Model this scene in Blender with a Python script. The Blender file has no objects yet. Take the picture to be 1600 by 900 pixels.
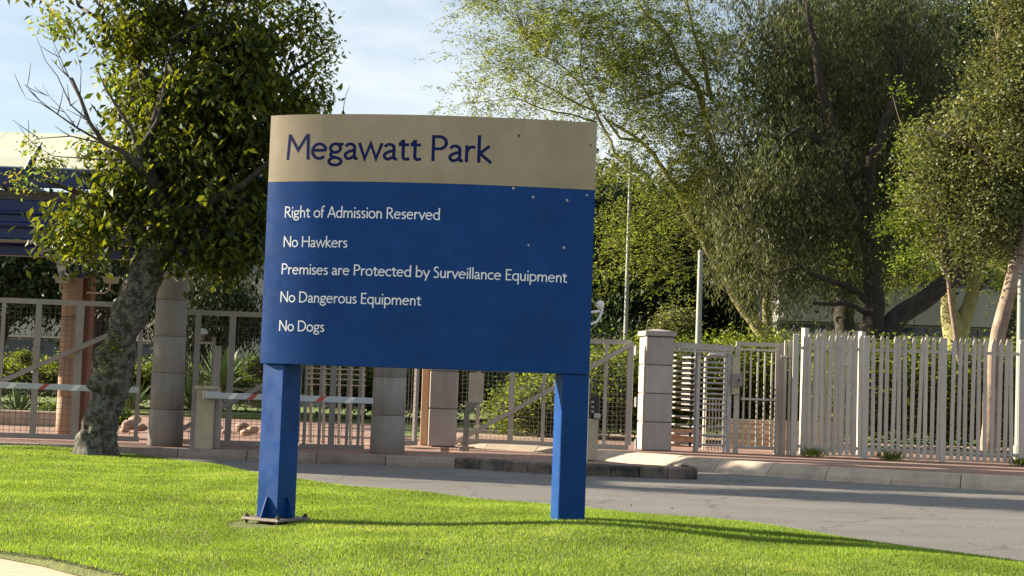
import bpy, math, random
import numpy as np
from mathutils import Vector, Matrix, noise as mnoise

R = math.radians
rng = np.random.default_rng(7)
random.seed(7)
scene = bpy.context.scene
COL = scene.collection

# ------------------------------------------------------------------ camera
FPX, CAM_H, HORIZ = 2400.0, 1.25, 602.0
PITCH, ROLL = math.atan((HORIZ - 450) / FPX), R(2.0)
cam = bpy.data.cameras.new("camera")
cam.sensor_width = 36.0
cam.lens = FPX / 1600 * 36.0
cam.clip_end = 1500.0
cam_o = bpy.data.objects.new("camera", cam)
COL.objects.link(cam_o)
CM = Matrix.Rotation(R(90) + PITCH, 3, 'X') @ Matrix.Rotation(ROLL, 3, 'Z')
cam_o.matrix_world = Matrix.Translation((0, 0, CAM_H)) @ CM.to_4x4()
scene.camera = cam_o
CMn = np.array(CM)

# ------------------------------------------------------------------ light
SUN_AZ, SUN_EL = R(-104), R(19)      # azimuth measured from the way back to the camera
sun_dir = Vector((math.sin(SUN_AZ) * math.cos(SUN_EL), -math.cos(SUN_AZ) * math.cos(SUN_EL), math.sin(SUN_EL)))
sl = bpy.data.lights.new("sun", 'SUN')
sl.energy = 5.0
sl.angle = R(0.6)
sl.color = (1.0, 0.87, 0.68)
so = bpy.data.objects.new("sun", sl)
COL.objects.link(so)
so.rotation_euler = sun_dir.to_track_quat('Z', 'Y').to_euler()

world = bpy.data.worlds.new("World")
scene.world = world
world.use_nodes = True
wn, wl = world.node_tree.nodes, world.node_tree.links
wn.clear()
w_out = wn.new('ShaderNodeOutputWorld')
w_bg = wn.new('ShaderNodeBackground')
w_bg.inputs[1].default_value = 0.047
sky = wn.new('ShaderNodeTexSky')
sky.sky_type = 'NISHITA'
sky.sun_disc = False
sky.sun_elevation = SUN_EL
sky.sun_rotation = math.atan2(sun_dir.x, sun_dir.y)
sky.air_density = 1.0
sky.dust_density = 0.6
sky.ozone_density = 1.6
tc = wn.new('ShaderNodeTexCoord')
mp = wn.new('ShaderNodeMapping')
mp.inputs['Scale'].default_value = (1.0, 1.0, 3.2)
cn = wn.new('ShaderNodeTexNoise')
cn.inputs['Scale'].default_value = 3.1
cn.inputs['Detail'].default_value = 7
cn.inputs['Roughness'].default_value = 0.55
cr = wn.new('ShaderNodeValToRGB')
cr.color_ramp.elements[0].position = 0.44
cr.color_ramp.elements[0].color = (0.32, 0.32, 0.32, 1)
cr.color_ramp.elements[1].position = 0.62
cr.color_ramp.elements[1].color = (0.85, 0.85, 0.85, 1)
mx = wn.new('ShaderNodeMixRGB')
mx.inputs[2].default_value = (6.2, 6.6, 6.9, 1)
wl.new(tc.outputs['Generated'], mp.inputs[0])
wl.new(mp.outputs[0], cn.inputs['Vector'])
wl.new(cn.outputs['Fac'], cr.inputs[0])
wl.new(cr.outputs[0], mx.inputs[0])
wl.new(sky.outputs[0], mx.inputs[1])
wl.new(mx.outputs[0], w_bg.inputs[0])
wl.new(w_bg.outputs[0], w_out.inputs[0])

scene.view_settings.view_transform = 'Standard'
scene.view_settings.look = 'None'
scene.view_settings.exposure = 1.8
scene.view_settings.gamma = 1.0
scene.cycles.max_bounces = 6
scene.cycles.transparent_max_bounces = 6

# ------------------------------------------------------------------ pixel -> place
def ray(px, py):
    return CM @ Vector(((px - 800) / FPX, -(py - 450) / FPX, -1.0))
def P(px, py, Y):
    d = ray(px, py)
    t = Y / d.y
    return Vector((d.x * t, Y, CAM_H + d.z * t))
def G(px, py, z=0.0):
    d = ray(px, py)
    t = (z - CAM_H) / d.z
    return Vector((d.x * t, d.y * t, z))
def PP(px, py, A, B):
    """ray through the pixel onto the upright plane through A and B"""
    d = ray(px, py)
    ux, uy = B[0] - A[0], B[1] - A[1]
    n = (-uy, ux)
    t = (n[0] * A[0] + n[1] * A[1]) / (n[0] * d.x + n[1] * d.y)
    return Vector((d.x * t, d.y * t, CAM_H + d.z * t))
def Pn(px, py, Y):
    d = np.stack([(px - 800) / FPX, -(py - 450) / FPX, -np.ones_like(px)], 1) @ CMn.T
    t = Y / d[:, 1]
    o = d * t[:, None]
    o[:, 2] += CAM_H
    return o

# ------------------------------------------------------------------ mesh helpers
class MB:
    def __init__(s):
        s.v, s.f, s.sm = [], [], []
    def add(s, vs, fs, smooth=False):
        n = len(s.v)
        s.v += [tuple(v) for v in vs]
        s.f += [tuple(i + n for i in f) for f in fs]
        s.sm += [smooth] * len(fs)
        return s
    def box(s, c, sz, rz=0.0, basis=None):
        c = Vector(c)
        M = basis if basis is not None else Matrix.Rotation(rz, 3, 'Z')
        vs = [c + M @ Vector((x * sz[0] / 2, y * sz[1] / 2, z * sz[2] / 2)) for x in (-1, 1) for y in (-1, 1) for z in (-1, 1)]
        return s.add(vs, [(0, 1, 3, 2), (4, 6, 7, 5), (0, 4, 5, 1), (2, 3, 7, 6), (0, 2, 6, 4), (1, 5, 7, 3)])
    def cbox(s, c, sz, ch=0.008, rz=0.0):
        c = Vector(c)
        M = Matrix.Rotation(rz, 3, 'Z')
        h = [q / 2 for q in sz]
        idx, vs = {}, []
        for sx in (-1, 1):
            for sy in (-1, 1):
                for sz_ in (-1, 1):
                    for ax in range(3):
                        p = [sx * (h[0] - (0 if ax == 0 else ch)), sy * (h[1] - (0 if ax == 1 else ch)), sz_ * (h[2] - (0 if ax == 2 else ch))]
                        idx[(sx, sy, sz_, ax)] = len(vs)
                        vs.append(c + M @ Vector(p))
        fs = []
        for ax in range(3):
            o = [a for a in range(3) if a != ax]
            for sg in (-1, 1):
                q = []
                for a, b in ((-1, -1), (1, -1), (1, 1), (-1, 1)):
                    k = [0, 0, 0]
                    k[ax] = sg; k[o[0]] = a; k[o[1]] = b
                    q.append(idx[(k[0], k[1], k[2], ax)])
                fs.append(q)
        for ax in range(3):
            o = [a for a in range(3) if a != ax]
            for a in (-1, 1):
                for b in (-1, 1):
                    def key(e, w):
                        k = [0, 0, 0]
                        k[ax] = e; k[o[0]] = a; k[o[1]] = b
                        return idx[(k[0], k[1], k[2], w)]
                    fs.append([key(-1, o[0]), key(1, o[0]), key(1, o[1]), key(-1, o[1])])
        for sx in (-1, 1):
            for sy in (-1, 1):
                for sz_ in (-1, 1):
                    fs.append([idx[(sx, sy, sz_, a)] for a in range(3)])
        return s.add(vs, fs)
    def bar(s, p0, p1, w, d, n=(0, -1, 0)):
        p0, p1, n = Vector(p0), Vector(p1), Vector(n)
        u = (p1 - p0)
        L = u.length
        u.normalize()
        n = (n - u * n.dot(u)).normalized()
        side = u.cross(n)
        B = Matrix((side, n, u)).transposed()
        return s.box((p0 + p1) / 2, (w, d, L), basis=B)
    def tube(s, pts, radii, sides=8, cap=True, smooth=True, wob=0.0):
        pts = [Vector(p) for p in pts]
        if not hasattr(radii, '__len__'):
            radii = [radii] * len(pts)
        up = Vector((0.13, 0.99, 0.07))
        vs, fs = [], []
        for i, p in enumerate(pts):
            d = (pts[min(i + 1, len(pts) - 1)] - pts[max(i - 1, 0)])
            if d.length < 1e-9: d = Vector((0, 0, 1))
            d.normalize()
            a = up - d * up.dot(d)
            if a.length < 0.1: a = Vector((1, 0, 0)) - d * d.x
            a.normalize()
            b = d.cross(a)
            for k in range(sides):
                t = 2 * math.pi * k / sides
                r = radii[i] * (1 + (wob * mnoise.noise(Vector((math.cos(t) * 1.3, math.sin(t) * 1.3, i * 0.35 + p.x))) if wob else 0))
                vs.append(p + a * math.cos(t) * r + b * math.sin(t) * r)
        for i in range(len(pts) - 1):
            for k in range(sides):
                k2 = (k + 1) % sides
                fs.append((i * sides + k, i * sides + k2, (i + 1) * sides + k2, (i + 1) * sides + k))
        s.add(vs, fs, smooth)
        if cap:
            n = len(pts) - 1
            s.add([vs[k] for k in range(sides)], [tuple(reversed(range(sides)))])
            s.add([vs[n * sides + k] for k in range(sides)], [tuple(range(sides))])
        return s
    def prism(s, poly, z0, z1):
        n = len(poly)
        vs = [(p[0], p[1], z0) for p in poly] + [(p[0], p[1], z1) for p in poly]
        fs = [tuple(reversed(range(n))), tuple(range(n, 2 * n))] + [(i, (i + 1) % n, n + (i + 1) % n, n + i) for i in range(n)]
        return s.add(vs, fs)
    def mesh(s, name):
        me = bpy.data.meshes.new(name)
        me.from_pydata(s.v, [], s.f)
        me.polygons.foreach_set('use_smooth', s.sm)
        me.update()
        return me
    def build(s, name, mat, parent=None, world=True, **kw):
        return link(s.mesh(name), name, mat, parent, world, **kw)

def link(me, name, mat, parent=None, world=True, **kw):
    """link the mesh; vertices are in world space when world=True, else in the parent's space"""
    if mat and not me.materials: me.materials.append(mat)
    o = bpy.data.objects.new(name, me)
    COL.objects.link(o)
    if parent is not None:
        o.parent = parent
        if world: o.matrix_parent_inverse = world_of(parent).inverted()
    for k, v in kw.items(): o[k] = v
    return o
def world_of(o):
    m = o.matrix_basis.copy()
    while o.parent is not None:
        m = o.parent.matrix_basis @ (o.matrix_parent_inverse @ m)
        o = o.parent
    return m
def thing(name, label, cat, loc=(0, 0, 0), rz=0.0, group=None):
    o = bpy.data.objects.new(name, None)
    COL.objects.link(o)
    o.location = loc
    o.rotation_euler = (0, 0, rz)
    o.empty_display_size = 0.2
    o['label'] = label
    o['category'] = cat
    if group: o['group'] = group
    return o
def tag(o, label, cat, group=None, kind=None):
    o['label'] = label
    if cat: o['category'] = cat
    if group: o['group'] = group
    if kind: o['kind'] = kind
    return o
def piece(me, name, parent, loc, rz=0.0, scale=None):
    """a copy sharing mesh data, placed in world space under its parent"""
    o = bpy.data.objects.new(name, me)
    COL.objects.link(o)
    o.parent = parent
    o.matrix_parent_inverse = world_of(parent).inverted()
    o.location = loc
    o.rotation_euler = (0, 0, rz)
    if scale: o.scale = scale
    return o
def np_mesh(name, verts, quads, mat, uvs=None):
    me = bpy.data.meshes.new(name)
    nf, k = quads.shape
    me.vertices.add(len(verts))
    me.vertices.foreach_set('co', verts.astype(np.float32).ravel())
    me.loops.add(nf * k)
    me.loops.foreach_set('vertex_index', quads.astype(np.int32).ravel())
    me.polygons.add(nf)
    me.polygons.foreach_set('loop_start', np.arange(0, nf * k, k, dtype=np.int32))
    me.polygons.foreach_set('loop_total', np.full(nf, k, dtype=np.int32))
    me.update(calc_edges=True)
    me.materials.append(mat)
    return me

# ------------------------------------------------------------------ materials
def c3(r, g, b): return (r, g, b, 1.0)
class Mat:
    def __init__(s, name):
        s.m = bpy.data.materials.new(name)
        s.m.use_nodes = True
        s.n, s.l = s.m.node_tree.nodes, s.m.node_tree.links
        s.n.clear()
        s.out = s.n.new('ShaderNodeOutputMaterial')
        s.p = s.n.new('ShaderNodeBsdfPrincipled')
        s.l.new(s.p.outputs[0], s.out.inputs[0])
        s.co = s.n.new('ShaderNodeTexCoord').outputs['Object']
        s.x = s.co
    def noise(s, scale, detail=4, rough=0.6, stretch=None, co=None):
        t = s.n.new('ShaderNodeTexNoise')
        t.inputs['Scale'].default_value = scale
        t.inputs['Detail'].default_value = detail
        t.inputs['Roughness'].default_value = rough
        src = co or s.co
        if stretch:
            m = s.n.new('ShaderNodeMapping')
            m.inputs['Scale'].default_value = stretch
            s.l.new(src, m.inputs[0])
            src = m.outputs[0]
        s.l.new(src, t.inputs['Vector'])
        return t.outputs['Fac']
    def ramp(s, fac, stops):
        r = s.n.new('ShaderNodeValToRGB')
        e = r.color_ramp.elements
        while len(e) < len(stops): e.new(0.5)
        for i, (p, c) in enumerate(stops):
            e[i].position = p
            e[i].color = c if len(c) == 4 else c3(*c)
        s.l.new(fac, r.inputs[0])
        return r.outputs[0]
    def mix(s, fac, a, b, mode='MIX'):
        m = s.n.new('ShaderNodeMixRGB')
        m.blend_type = mode
        for i, v in ((0, fac), (1, a), (2, b)):
            if isinstance(v, (int, float)): m.inputs[i].default_value = v
            elif isinstance(v, tuple): m.inputs[i].default_value = v if len(v) == 4 else c3(*v)
            else: s.l.new(v, m.inputs[i])
        return m.outputs[0]
    def color(s, v): s.l.new(v, s.p.inputs['Base Color'])
    def bump(s, h, strength=0.3, dist=0.01):
        b = s.n.new('ShaderNodeBump')
        b.inputs['Strength'].default_value = strength
        b.inputs['Distance'].default_value = dist
        s.l.new(h, b.inputs['Height'])
        s.l.new(b.outputs[0], s.p.inputs['Normal'])
    def rand(s):
        return s.n.new('ShaderNodeObjectInfo').outputs['Random']

def simple(name, col, rough=0.7, var=0.18, scale=6, bump=0.15, bscale=60, metallic=0.0, spec=0.4, dirt=None, dirtamt=0.0, prand=0.0, stretch=None, runs=0.0):
    s = Mat(name)
    lo = tuple(max(0, c * (1 - var)) for c in col)
    hi = tuple(c * (1 + var) for c in col)
    v = s.ramp(s.noise(scale, 5, 0.65, stretch), [(0.3, lo), (0.7, hi)])
    if runs:
        q = s.ramp(s.noise(11, 5, 0.7, (1, 1, 0.06)), [(0.48, (0, 0, 0)), (0.75, (runs,) * 3)])
        v = s.mix(q, v, tuple(c * 0.5 for c in col))
    if dirt:
        m = s.ramp(s.noise(scale * 0.37, 7, 0.7), [(0.5, (0, 0, 0)), (0.72, (dirtamt,) * 3)])
        v = s.mix(m, v, dirt)
    if prand:
        g = s.ramp(s.rand(), [(0, (1 - prand,) * 3), (1, (1 + prand * 0.6,) * 3)])
        v = s.mix(1.0, v, g, 'MULTIPLY')
    s.color(v)
    s.p.inputs['Roughness'].default_value = rough
    s.p.inputs['Metallic'].default_value = metallic
    s.p.inputs['Specular IOR Level'].default_value = spec
    if bump: s.bump(s.noise(bscale, 3), bump, 0.004)
    return s.m

def leaf_mat(name, c_dark, c_light, gloss=0.45, trans=0.35, scale=1.6, tcol=None, straw=None):
    s = Mat(name)
    geo = s.n.new('ShaderNodeNewGeometry')
    v = s.ramp(geo.outputs['Random Per Island'], [(0.0, c_dark), (0.65, tuple((a + b) / 2 for a, b in zip(c_dark, c_light))), (1.0, c_light)])
    v2 = s.mix(s.ramp(s.noise(scale, 3), [(0.35, (0.75,) * 3), (0.65, (1.2,) * 3)]), (0, 0, 0), v, 'MIX')
    if straw:
        sr = s.ramp(geo.outputs['Random Per Island'], [(0.0, (0.8,) * 3), (0.035, (0.8,) * 3), (0.04, (0, 0, 0))])
        bare = s.ramp(s.noise(0.55, 6, 0.75), [(0.55, (0, 0, 0)), (0.7, (0.55,) * 3)])
        v = s.mix(bare, v, straw)
        v = s.mix(sr, v, straw)
    m = s.mix(1.0, v, s.ramp(s.noise(scale, 3), [(0.35, (0.75,) * 3), (0.65, (1.25,) * 3)]), 'MULTIPLY')
    s.color(m)
    s.p.inputs['Roughness'].default_value = gloss
    s.p.inputs['Specular IOR Level'].default_value = 0.18
    tr = s.n.new('ShaderNodeBsdfTranslucent')
    t = s.mix(1.0, m, tcol or (1.7, 1.75, 0.6), 'MULTIPLY')
    s.l.new(t, tr.inputs[0])
    ms = s.n.new('ShaderNodeMixShader')
    ms.inputs[0].default_value = trans
    s.l.new(s.p.outputs[0], ms.inputs[1])
    s.l.new(tr.outputs[0], ms.inputs[2])
    s.l.new(ms.outputs[0], s.out.inputs[0])
    return s.m

M = {}
# sign paints
def sign_paint(name, col, dirt, rough, fade):
    s = Mat(name)
    v = s.ramp(s.noise(2.2, 5, 0.6), [(0.3, tuple(c * 0.86 for c in col)), (0.7, tuple(c * 1.1 for c in col))])
    streak = s.ramp(s.noise(9, 4, 0.7, (1, 1, 0.07)), [(0.5, (0, 0, 0)), (0.8, (0.35,) * 3)])
    v = s.mix(streak, v, dirt)
    scuff = s.ramp(s.noise(1.3, 9, 0.8, (1, 1, 1.6)), [(0.52, (0, 0, 0)), (0.62, (fade * 1.2,) * 3)])
    v = s.mix(scuff, v, tuple(c * 0.62 for c in col))
    smear = s.ramp(s.noise(5.5, 8, 0.75), [(0.54, (0, 0, 0)), (0.66, (fade,) * 3)])
    v = s.mix(smear, v, tuple(min(1, c * 1.5 + 0.006) for c in col))
    s.color(v)
    s.l.new(s.ramp(s.noise(7, 5), [(0.3, (rough - .1,) * 3), (0.7, (rough + .12,) * 3)]), s.p.inputs['Roughness'])
    s.p.inputs['Specular IOR Level'].default_value = 0.16
    s.bump(s.noise(3, 3), 0.15, 0.01)
    return s.m
M['blue'] = sign_paint('sign_blue_paint', (0.002, 0.043, 0.185), (0.004, 0.036, 0.13), 0.45, 0.35)
M['cream'] = sign_paint('sign_cream_paint', (0.30, 0.26, 0.185), (0.22, 0.185, 0.13), 0.5, 0.1)
M['navy_letter'] = simple('navy_vinyl', (0.004, 0.010, 0.075), 0.7, 0.12, 8, 0, spec=0.15)
M['white_letter'] = simple('white_vinyl', (0.72, 0.76, 0.80), 0.5, 0.06, 8, 0)
M['bare_metal'] = simple('bare_metal_chip', (0.42, 0.40, 0.38), 0.5, 0.4, 120, 0.3, 200, 0.4)
M['rust_dark'] = simple('dark_rusty_steel', (0.05, 0.035, 0.028), 0.8, 0.4, 30, 0.4)
M['plate'] = simple('galvanised_plate', (0.22, 0.19, 0.16), 0.6, 0.3, 20, 0.3, 80, 0.3)
M['column'] = simple('plastered_concrete', (0.26, 0.23, 0.205), 0.85, 0.10, 2.2, 0.35, 90, dirt=(0.14, 0.12, 0.10), dirtamt=0.45, prand=0.12, runs=0.5)
M['column_lit'] = simple('lit_plastered_concrete', (0.37, 0.33, 0.295), 0.85, 0.10, 2.2, 0.35, 90, dirt=(0.22, 0.19, 0.16), dirtamt=0.4, prand=0.1, runs=0.4)  # lighter copy of the plaster, the more open daylight put into its colour
M['joint'] = simple('dark_mortar', (0.07, 0.06, 0.055), 0.9)
M['brown_column'] = simple('brown_plaster', (0.33, 0.22, 0.15), 0.85, 0.12, 3, 0.3, 90, prand=0.08)
M['red_column'] = simple('red_brown_plaster', (0.20, 0.10, 0.07), 0.85, 0.12, 3, 0.3, 90)
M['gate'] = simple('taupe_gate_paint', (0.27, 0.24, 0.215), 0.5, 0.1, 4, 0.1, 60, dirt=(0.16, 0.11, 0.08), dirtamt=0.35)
M['gate_lit'] = simple('lit_taupe_gate_paint', (0.40, 0.36, 0.31), 0.5, 0.1, 4, 0.1, 60, dirt=(0.24, 0.18, 0.13), dirtamt=0.35)  # same gate paint made lighter, the brighter light on the right in its colour
M['wire_shaded'] = simple('shaded_wire', (0.09, 0.075, 0.065), 0.6, 0.15, 10, 0)  # darker copy of the wire, the shade on the left gates in its colour
M['wire'] = simple('lit_wire', (0.30, 0.28, 0.25), 0.5, 0.15, 10, 0)  # lighter copy of the wire, sunlight on the swing gate in its colour
M['pale'] = simple('cream_galvanised_pale', (0.45, 0.415, 0.355), 0.55, 0.1, 5, 0.1, 70, dirt=(0.30, 0.26, 0.2), dirtamt=0.35, prand=0.12)
M['postpaint'] = simple('cream_post_paint', (0.44, 0.415, 0.355), 0.55, 0.08, 4, 0.1, dirt=(0.36, 0.31, 0.24), dirtamt=0.3)
M['steel'] = simple('galvanised_steel', (0.36, 0.35, 0.34), 0.38, 0.15, 12, 0.05, 80, 0.55)
M['beige_box'] = simple('beige_powder_coat', (0.42, 0.35, 0.24), 0.5, 0.1, 5, 0.1, dirt=(0.28, 0.22, 0.15), dirtamt=0.4)
M['white_paint'] = simple('white_enamel', (0.72, 0.72, 0.70), 0.45, 0.05, 5, 0.05, dirt=(0.5, 0.48, 0.44), dirtamt=0.3)
M['boom'] = simple('grey_white_boom', (0.42, 0.43, 0.46), 0.45, 0.05, 4, 0.05)
M['red'] = simple('red_reflective', (0.42, 0.06, 0.05), 0.4, 0.1, 10, 0)
M['black'] = simple('black_plastic', (0.02, 0.02, 0.022), 0.5, 0.2, 10, 0)
M['canopy_blue'] = simple('canopy_blue_steel', (0.006, 0.018, 0.10), 0.35, 0.15, 2, 0.05, 40)
M['canopy_sheet'] = simple('pale_roof_sheet', (0.66, 0.66, 0.50), 0.5, 0.06, 1.2, 0.05, 30, dirt=(0.5, 0.5, 0.38), dirtamt=0.4)
M['soffit'] = simple('grey_soffit', (0.22, 0.20, 0.19), 0.7)
M['brick'] = simple('beige_face_brick', (0.47, 0.35, 0.24), 0.85, 0.16, 12, 0.4, 90, prand=0.22)
M['mortar'] = simple('grey_mortar', (0.24, 0.20, 0.16), 0.9, 0.2, 20, 0.3)
M['red_brick'] = simple('red_face_brick', (0.36, 0.21, 0.14), 0.85, 0.16, 12, 0.4, 90, prand=0.2)
M['rock'] = simple('pinkish_boulder', (0.33, 0.23, 0.18), 0.9, 0.3, 5, 0.6, 30, prand=0.25)
M['officewall'] = simple('office_wall', (0.36, 0.325, 0.30), 0.85, 0.06, 0.6, 0.1, 20)
M['greywall'] = simple('grey_concrete_wall', (0.40, 0.385, 0.38), 0.85, 0.08, 0.7, 0.1, 20)
M['dark_glass'] = simple('dark_window_glass', (0.035, 0.05, 0.075), 0.12, 0.3, 0.8, 0)
M['pale_glass'] = simple('pale_window_glass', (0.17, 0.20, 0.21), 0.15, 0.2, 0.6, 0)
M['lamp_green'] = simple('grey_green_pole', (0.22, 0.245, 0.215), 0.5, 0.06, 4, 0)
M['soil'] = simple('dusty_soil', (0.34, 0.24, 0.165), 0.95, 0.3, 2.5, 0.6, 25, dirt=(0.12, 0.09, 0.06), dirtamt=0.5)
M['dirt_path'] = simple('sandy_path', (0.50, 0.38, 0.27), 0.95, 0.14, 6, 0.5, 60, dirt=(0.3, 0.2, 0.13), dirtamt=0.5)

def kerb_mat(name, base, stain, amt, lo=0.45):
    s = Mat(name)
    v = s.ramp(s.noise(6, 6, 0.7), [(0.3, tuple(c * 0.8 for c in base)), (0.7, tuple(c * 1.15 for c in base))])
    m = s.ramp(s.noise(2.3, 8, 0.72), [(lo, (0, 0, 0)), (lo + 0.2, (amt,) * 3)])
    v = s.mix(m, v, stain)
    v = s.mix(1.0, v, s.ramp(s.rand(), [(0, (0.8,) * 3), (1, (1.15,) * 3)]), 'MULTIPLY')
    s.color(v)
    s.p.inputs['Roughness'].default_value = 0.92
    s.bump(s.noise(40, 5), 0.6, 0.01)
    return s.m
M['kerb_pale'] = kerb_mat('pale_concrete_kerb', (0.42, 0.34, 0.26), (0.20, 0.16, 0.13), 0.55, 0.5)
M['kerb_dark'] = kerb_mat('stained_dark_kerb', (0.20, 0.155, 0.125), (0.035, 0.03, 0.026), 0.95, 0.40)
M['kerb_grey'] = kerb_mat('worn_grey_kerb', (0.27, 0.215, 0.175), (0.12, 0.09, 0.075), 0.6, 0.45)

def asphalt():
    s = Mat('worn_asphalt')
    base = s.ramp(s.noise(0.35, 5, 0.6, (1, 3.5, 1)), [(0.3, (0.135, 0.127, 0.120)), (0.7, (0.195, 0.183, 0.172))])
    speck = s.ramp(s.noise(55, 2, 0.8), [(0.38, (0.55,) * 3), (0.5, (0.95,) * 3), (0.62, (1.6,) * 3)])
    v = s.mix(1.0, base, speck, 'MULTIPLY')
    pat = s.ramp(s.noise(1.1, 6, 0.7, (0.6, 2.4, 1)), [(0.55, (0, 0, 0)), (0.7, (0.4,) * 3)])
    v = s.mix(pat, v, (0.09, 0.082, 0.078))
    oil = s.ramp(s.noise(0.8, 8, 0.8), [(0.60, (0, 0, 0)), (0.68, (0.5,) * 3)])
    v = s.mix(oil, v, (0.10, 0.092, 0.088))
    grit = s.ramp(s.noise(6, 9, 0.8), [(0.60, (0, 0, 0)), (0.7, (0.45,) * 3)])
    v = s.mix(grit, v, (0.40, 0.34, 0.28))
    # hairline cracks
    vo = s.n.new('ShaderNodeTexVoronoi')
    vo.feature = 'DISTANCE_TO_EDGE'
    vo.inputs['Scale'].default_value = 0.55
    wv = s.n.new('ShaderNodeTexNoise'); wv.inputs['Scale'].default_value = 1.5; wv.inputs['Detail'].default_value = 6
    s.l.new(s.co, wv.inputs['Vector'])
    ad = s.n.new('ShaderNodeMixRGB'); ad.blend_type = 'ADD'; ad.inputs[0].default_value = 0.8
    s.l.new(s.co, ad.inputs[1]); s.l.new(wv.outputs['Color'], ad.inputs[2])
    s.l.new(ad.outputs[0], vo.inputs['Vector'])
    cr = s.ramp(vo.outputs['Distance'], [(0.0, (0.6,) * 3), (0.013, (0, 0, 0))])
    v = s.mix(cr, v, (0.05, 0.045, 0.042))
    s.color(v)
    s.p.inputs['Roughness'].default_value = 0.85
    s.p.inputs['Specular IOR Level'].default_value = 0.3
    s.bump(s.noise(70, 3), 0.7, 0.012)
    return s.m
M['asphalt'] = asphalt()

def pavers(name, a, b, mortar, ang, scale=1.0):
    s = Mat(name)
    m = s.n.new('ShaderNodeMapping')
    m.inputs['Rotation'].default_value = (0, 0, ang)
    s.l.new(s.co, m.inputs[0])
    t = s.n.new('ShaderNodeTexBrick')
    t.inputs['Scale'].default_value = scale
    t.inputs['Brick Width'].default_value = 0.21
    t.inputs['Row Height'].default_value = 0.105
    t.inputs['Mortar Size'].default_value = 0.006
    t.inputs['Color1'].default_value = c3(*a)
    t.inputs['Color2'].default_value = c3(*b)
    t.inputs['Mortar'].default_value = c3(*mortar)
    s.l.new(m.outputs[0], t.inputs['Vector'])
    v = s.mix(1.0, t.outputs['Color'], s.ramp(s.noise(0.9, 6, 0.7), [(0.3, (0.7,) * 3), (0.7, (1.25,) * 3)]), 'MULTIPLY')
    d = s.ramp(s.noise(0.5, 7, 0.75), [(0.5, (0, 0, 0)), (0.7, (0.45,) * 3)])
    v = s.mix(d, v, (0.36, 0.27, 0.19))
    s.color(v)
    s.p.inputs['Roughness'].default_value = 0.9
    s.bump(s.mix(0.5, t.outputs['Fac'], s.noise(60, 3)), 0.4, 0.006)
    return s.m
M['pavers'] = pavers('red_clay_pavers', (0.25, 0.13, 0.10), (0.32, 0.19, 0.14), (0.12, 0.09, 0.07), R(45))
M['pavers_in'] = pavers('pink_interlocking_pavers', (0.30, 0.17, 0.13), (0.37, 0.24, 0.19), (0.15, 0.11, 0.09), 0)

def ground_far():
    s = Mat('watered_grass_ground')
    v = s.ramp(s.noise(1.2, 6, 0.7), [(0.3, (0.07, 0.11, 0.02)), (0.6, (0.14, 0.19, 0.035)), (0.75, (0.22, 0.20, 0.08))])
    s.color(v)
    s.p.inputs['Roughness'].default_value = 0.95
    s.bump(s.noise(30, 4), 0.8, 0.03)
    return s.m
M['far_grass'] = ground_far()

def lawn_soil():
    s = Mat('lawn_thatch')
    v = s.ramp(s.noise(14, 5, 0.7), [(0.35, (0.075, 0.095, 0.02)), (0.7, (0.15, 0.17, 0.04))])
    d = s.ramp(s.noise(3, 7, 0.75), [(0.62, (0, 0, 0)), (0.75, (0.6,) * 3)])
    v = s.mix(d, v, (0.16, 0.125, 0.06))
    s.color(v)
    s.p.inputs['Roughness'].default_value = 0.95
    s.bump(s.noise(45, 4), 0.9, 0.02)
    return s.m
M['lawn'] = lawn_soil()

def bark(name, dark, mid, lichen, amt, scale=9):
    s = Mat(name)
    v = s.ramp(s.noise(scale, 7, 0.75, (1, 1, 0.6)), [(0.3, dark), (0.65, mid)])
    l = s.ramp(s.noise(scale * 0.75, 8, 0.8), [(0.47, (0, 0, 0)), (0.56, (amt,) * 3)])
    v = s.mix(l, v, lichen)
    s.color(v)
    s.p.inputs['Roughness'].default_value = 0.95
    s.bump(s.noise(scale * 2.4, 7, 0.8), 1.0, 0.035)
    return s.m
M['bark_lichen'] = bark('lichen_bark', (0.014, 0.011, 0.009), (0.075, 0.058, 0.045), (0.25, 0.265, 0.21), 0.6, 15)
M['bark_dead'] = bark('dead_grey_bark', (0.035, 0.029, 0.024), (0.095, 0.08, 0.066), (0.17, 0.17, 0.15), 0.4, 14)
M['bark_fever'] = bark('yellow_green_bark', (0.16, 0.14, 0.055), (0.36, 0.32, 0.15), (0.22, 0.24, 0.09), 0.5, 5)
M['bark_dark'] = bark('dark_rough_bark', (0.012, 0.010, 0.009), (0.045, 0.036, 0.03), (0.08, 0.07, 0.055), 0.4, 8)
M['bark_brown'] = bark('smooth_brown_bark', (0.16, 0.115, 0.085), (0.30, 0.225, 0.17), (0.40, 0.34, 0.28), 0.4, 4)

M['leaf_front'] = leaf_mat('broad_green_leaf', (0.011, 0.026, 0.009), (0.120, 0.145, 0.022), 0.48, 0.42, 1.2, (2.3, 2.0, 0.45))
M['leaf_gold'] = leaf_mat('young_yellow_leaf', (0.20, 0.19, 0.02), (0.42, 0.30, 0.03), 0.4, 0.5)
M['leaf_fever'] = leaf_mat('feathery_green_leaf', (0.06, 0.08, 0.025), (0.24, 0.265, 0.09), 0.6, 0.5, 0.7)
M['leaf_karee'] = leaf_mat('willowy_olive_leaf', (0.014, 0.022, 0.011), (0.155, 0.18, 0.088), 0.42, 0.33, 0.6, (1.5, 1.4, 0.6))
M['leaf_right'] = leaf_mat('small_round_olive_leaf', (0.035, 0.052, 0.018), (0.21, 0.235, 0.105), 0.45, 0.3, 0.8, (1.7, 1.45, 0.55))
M['leaf_bright'] = leaf_mat('bright_young_leaf', (0.07, 0.11, 0.025), (0.20, 0.24, 0.055), 0.5, 0.5, 1.0)
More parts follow.
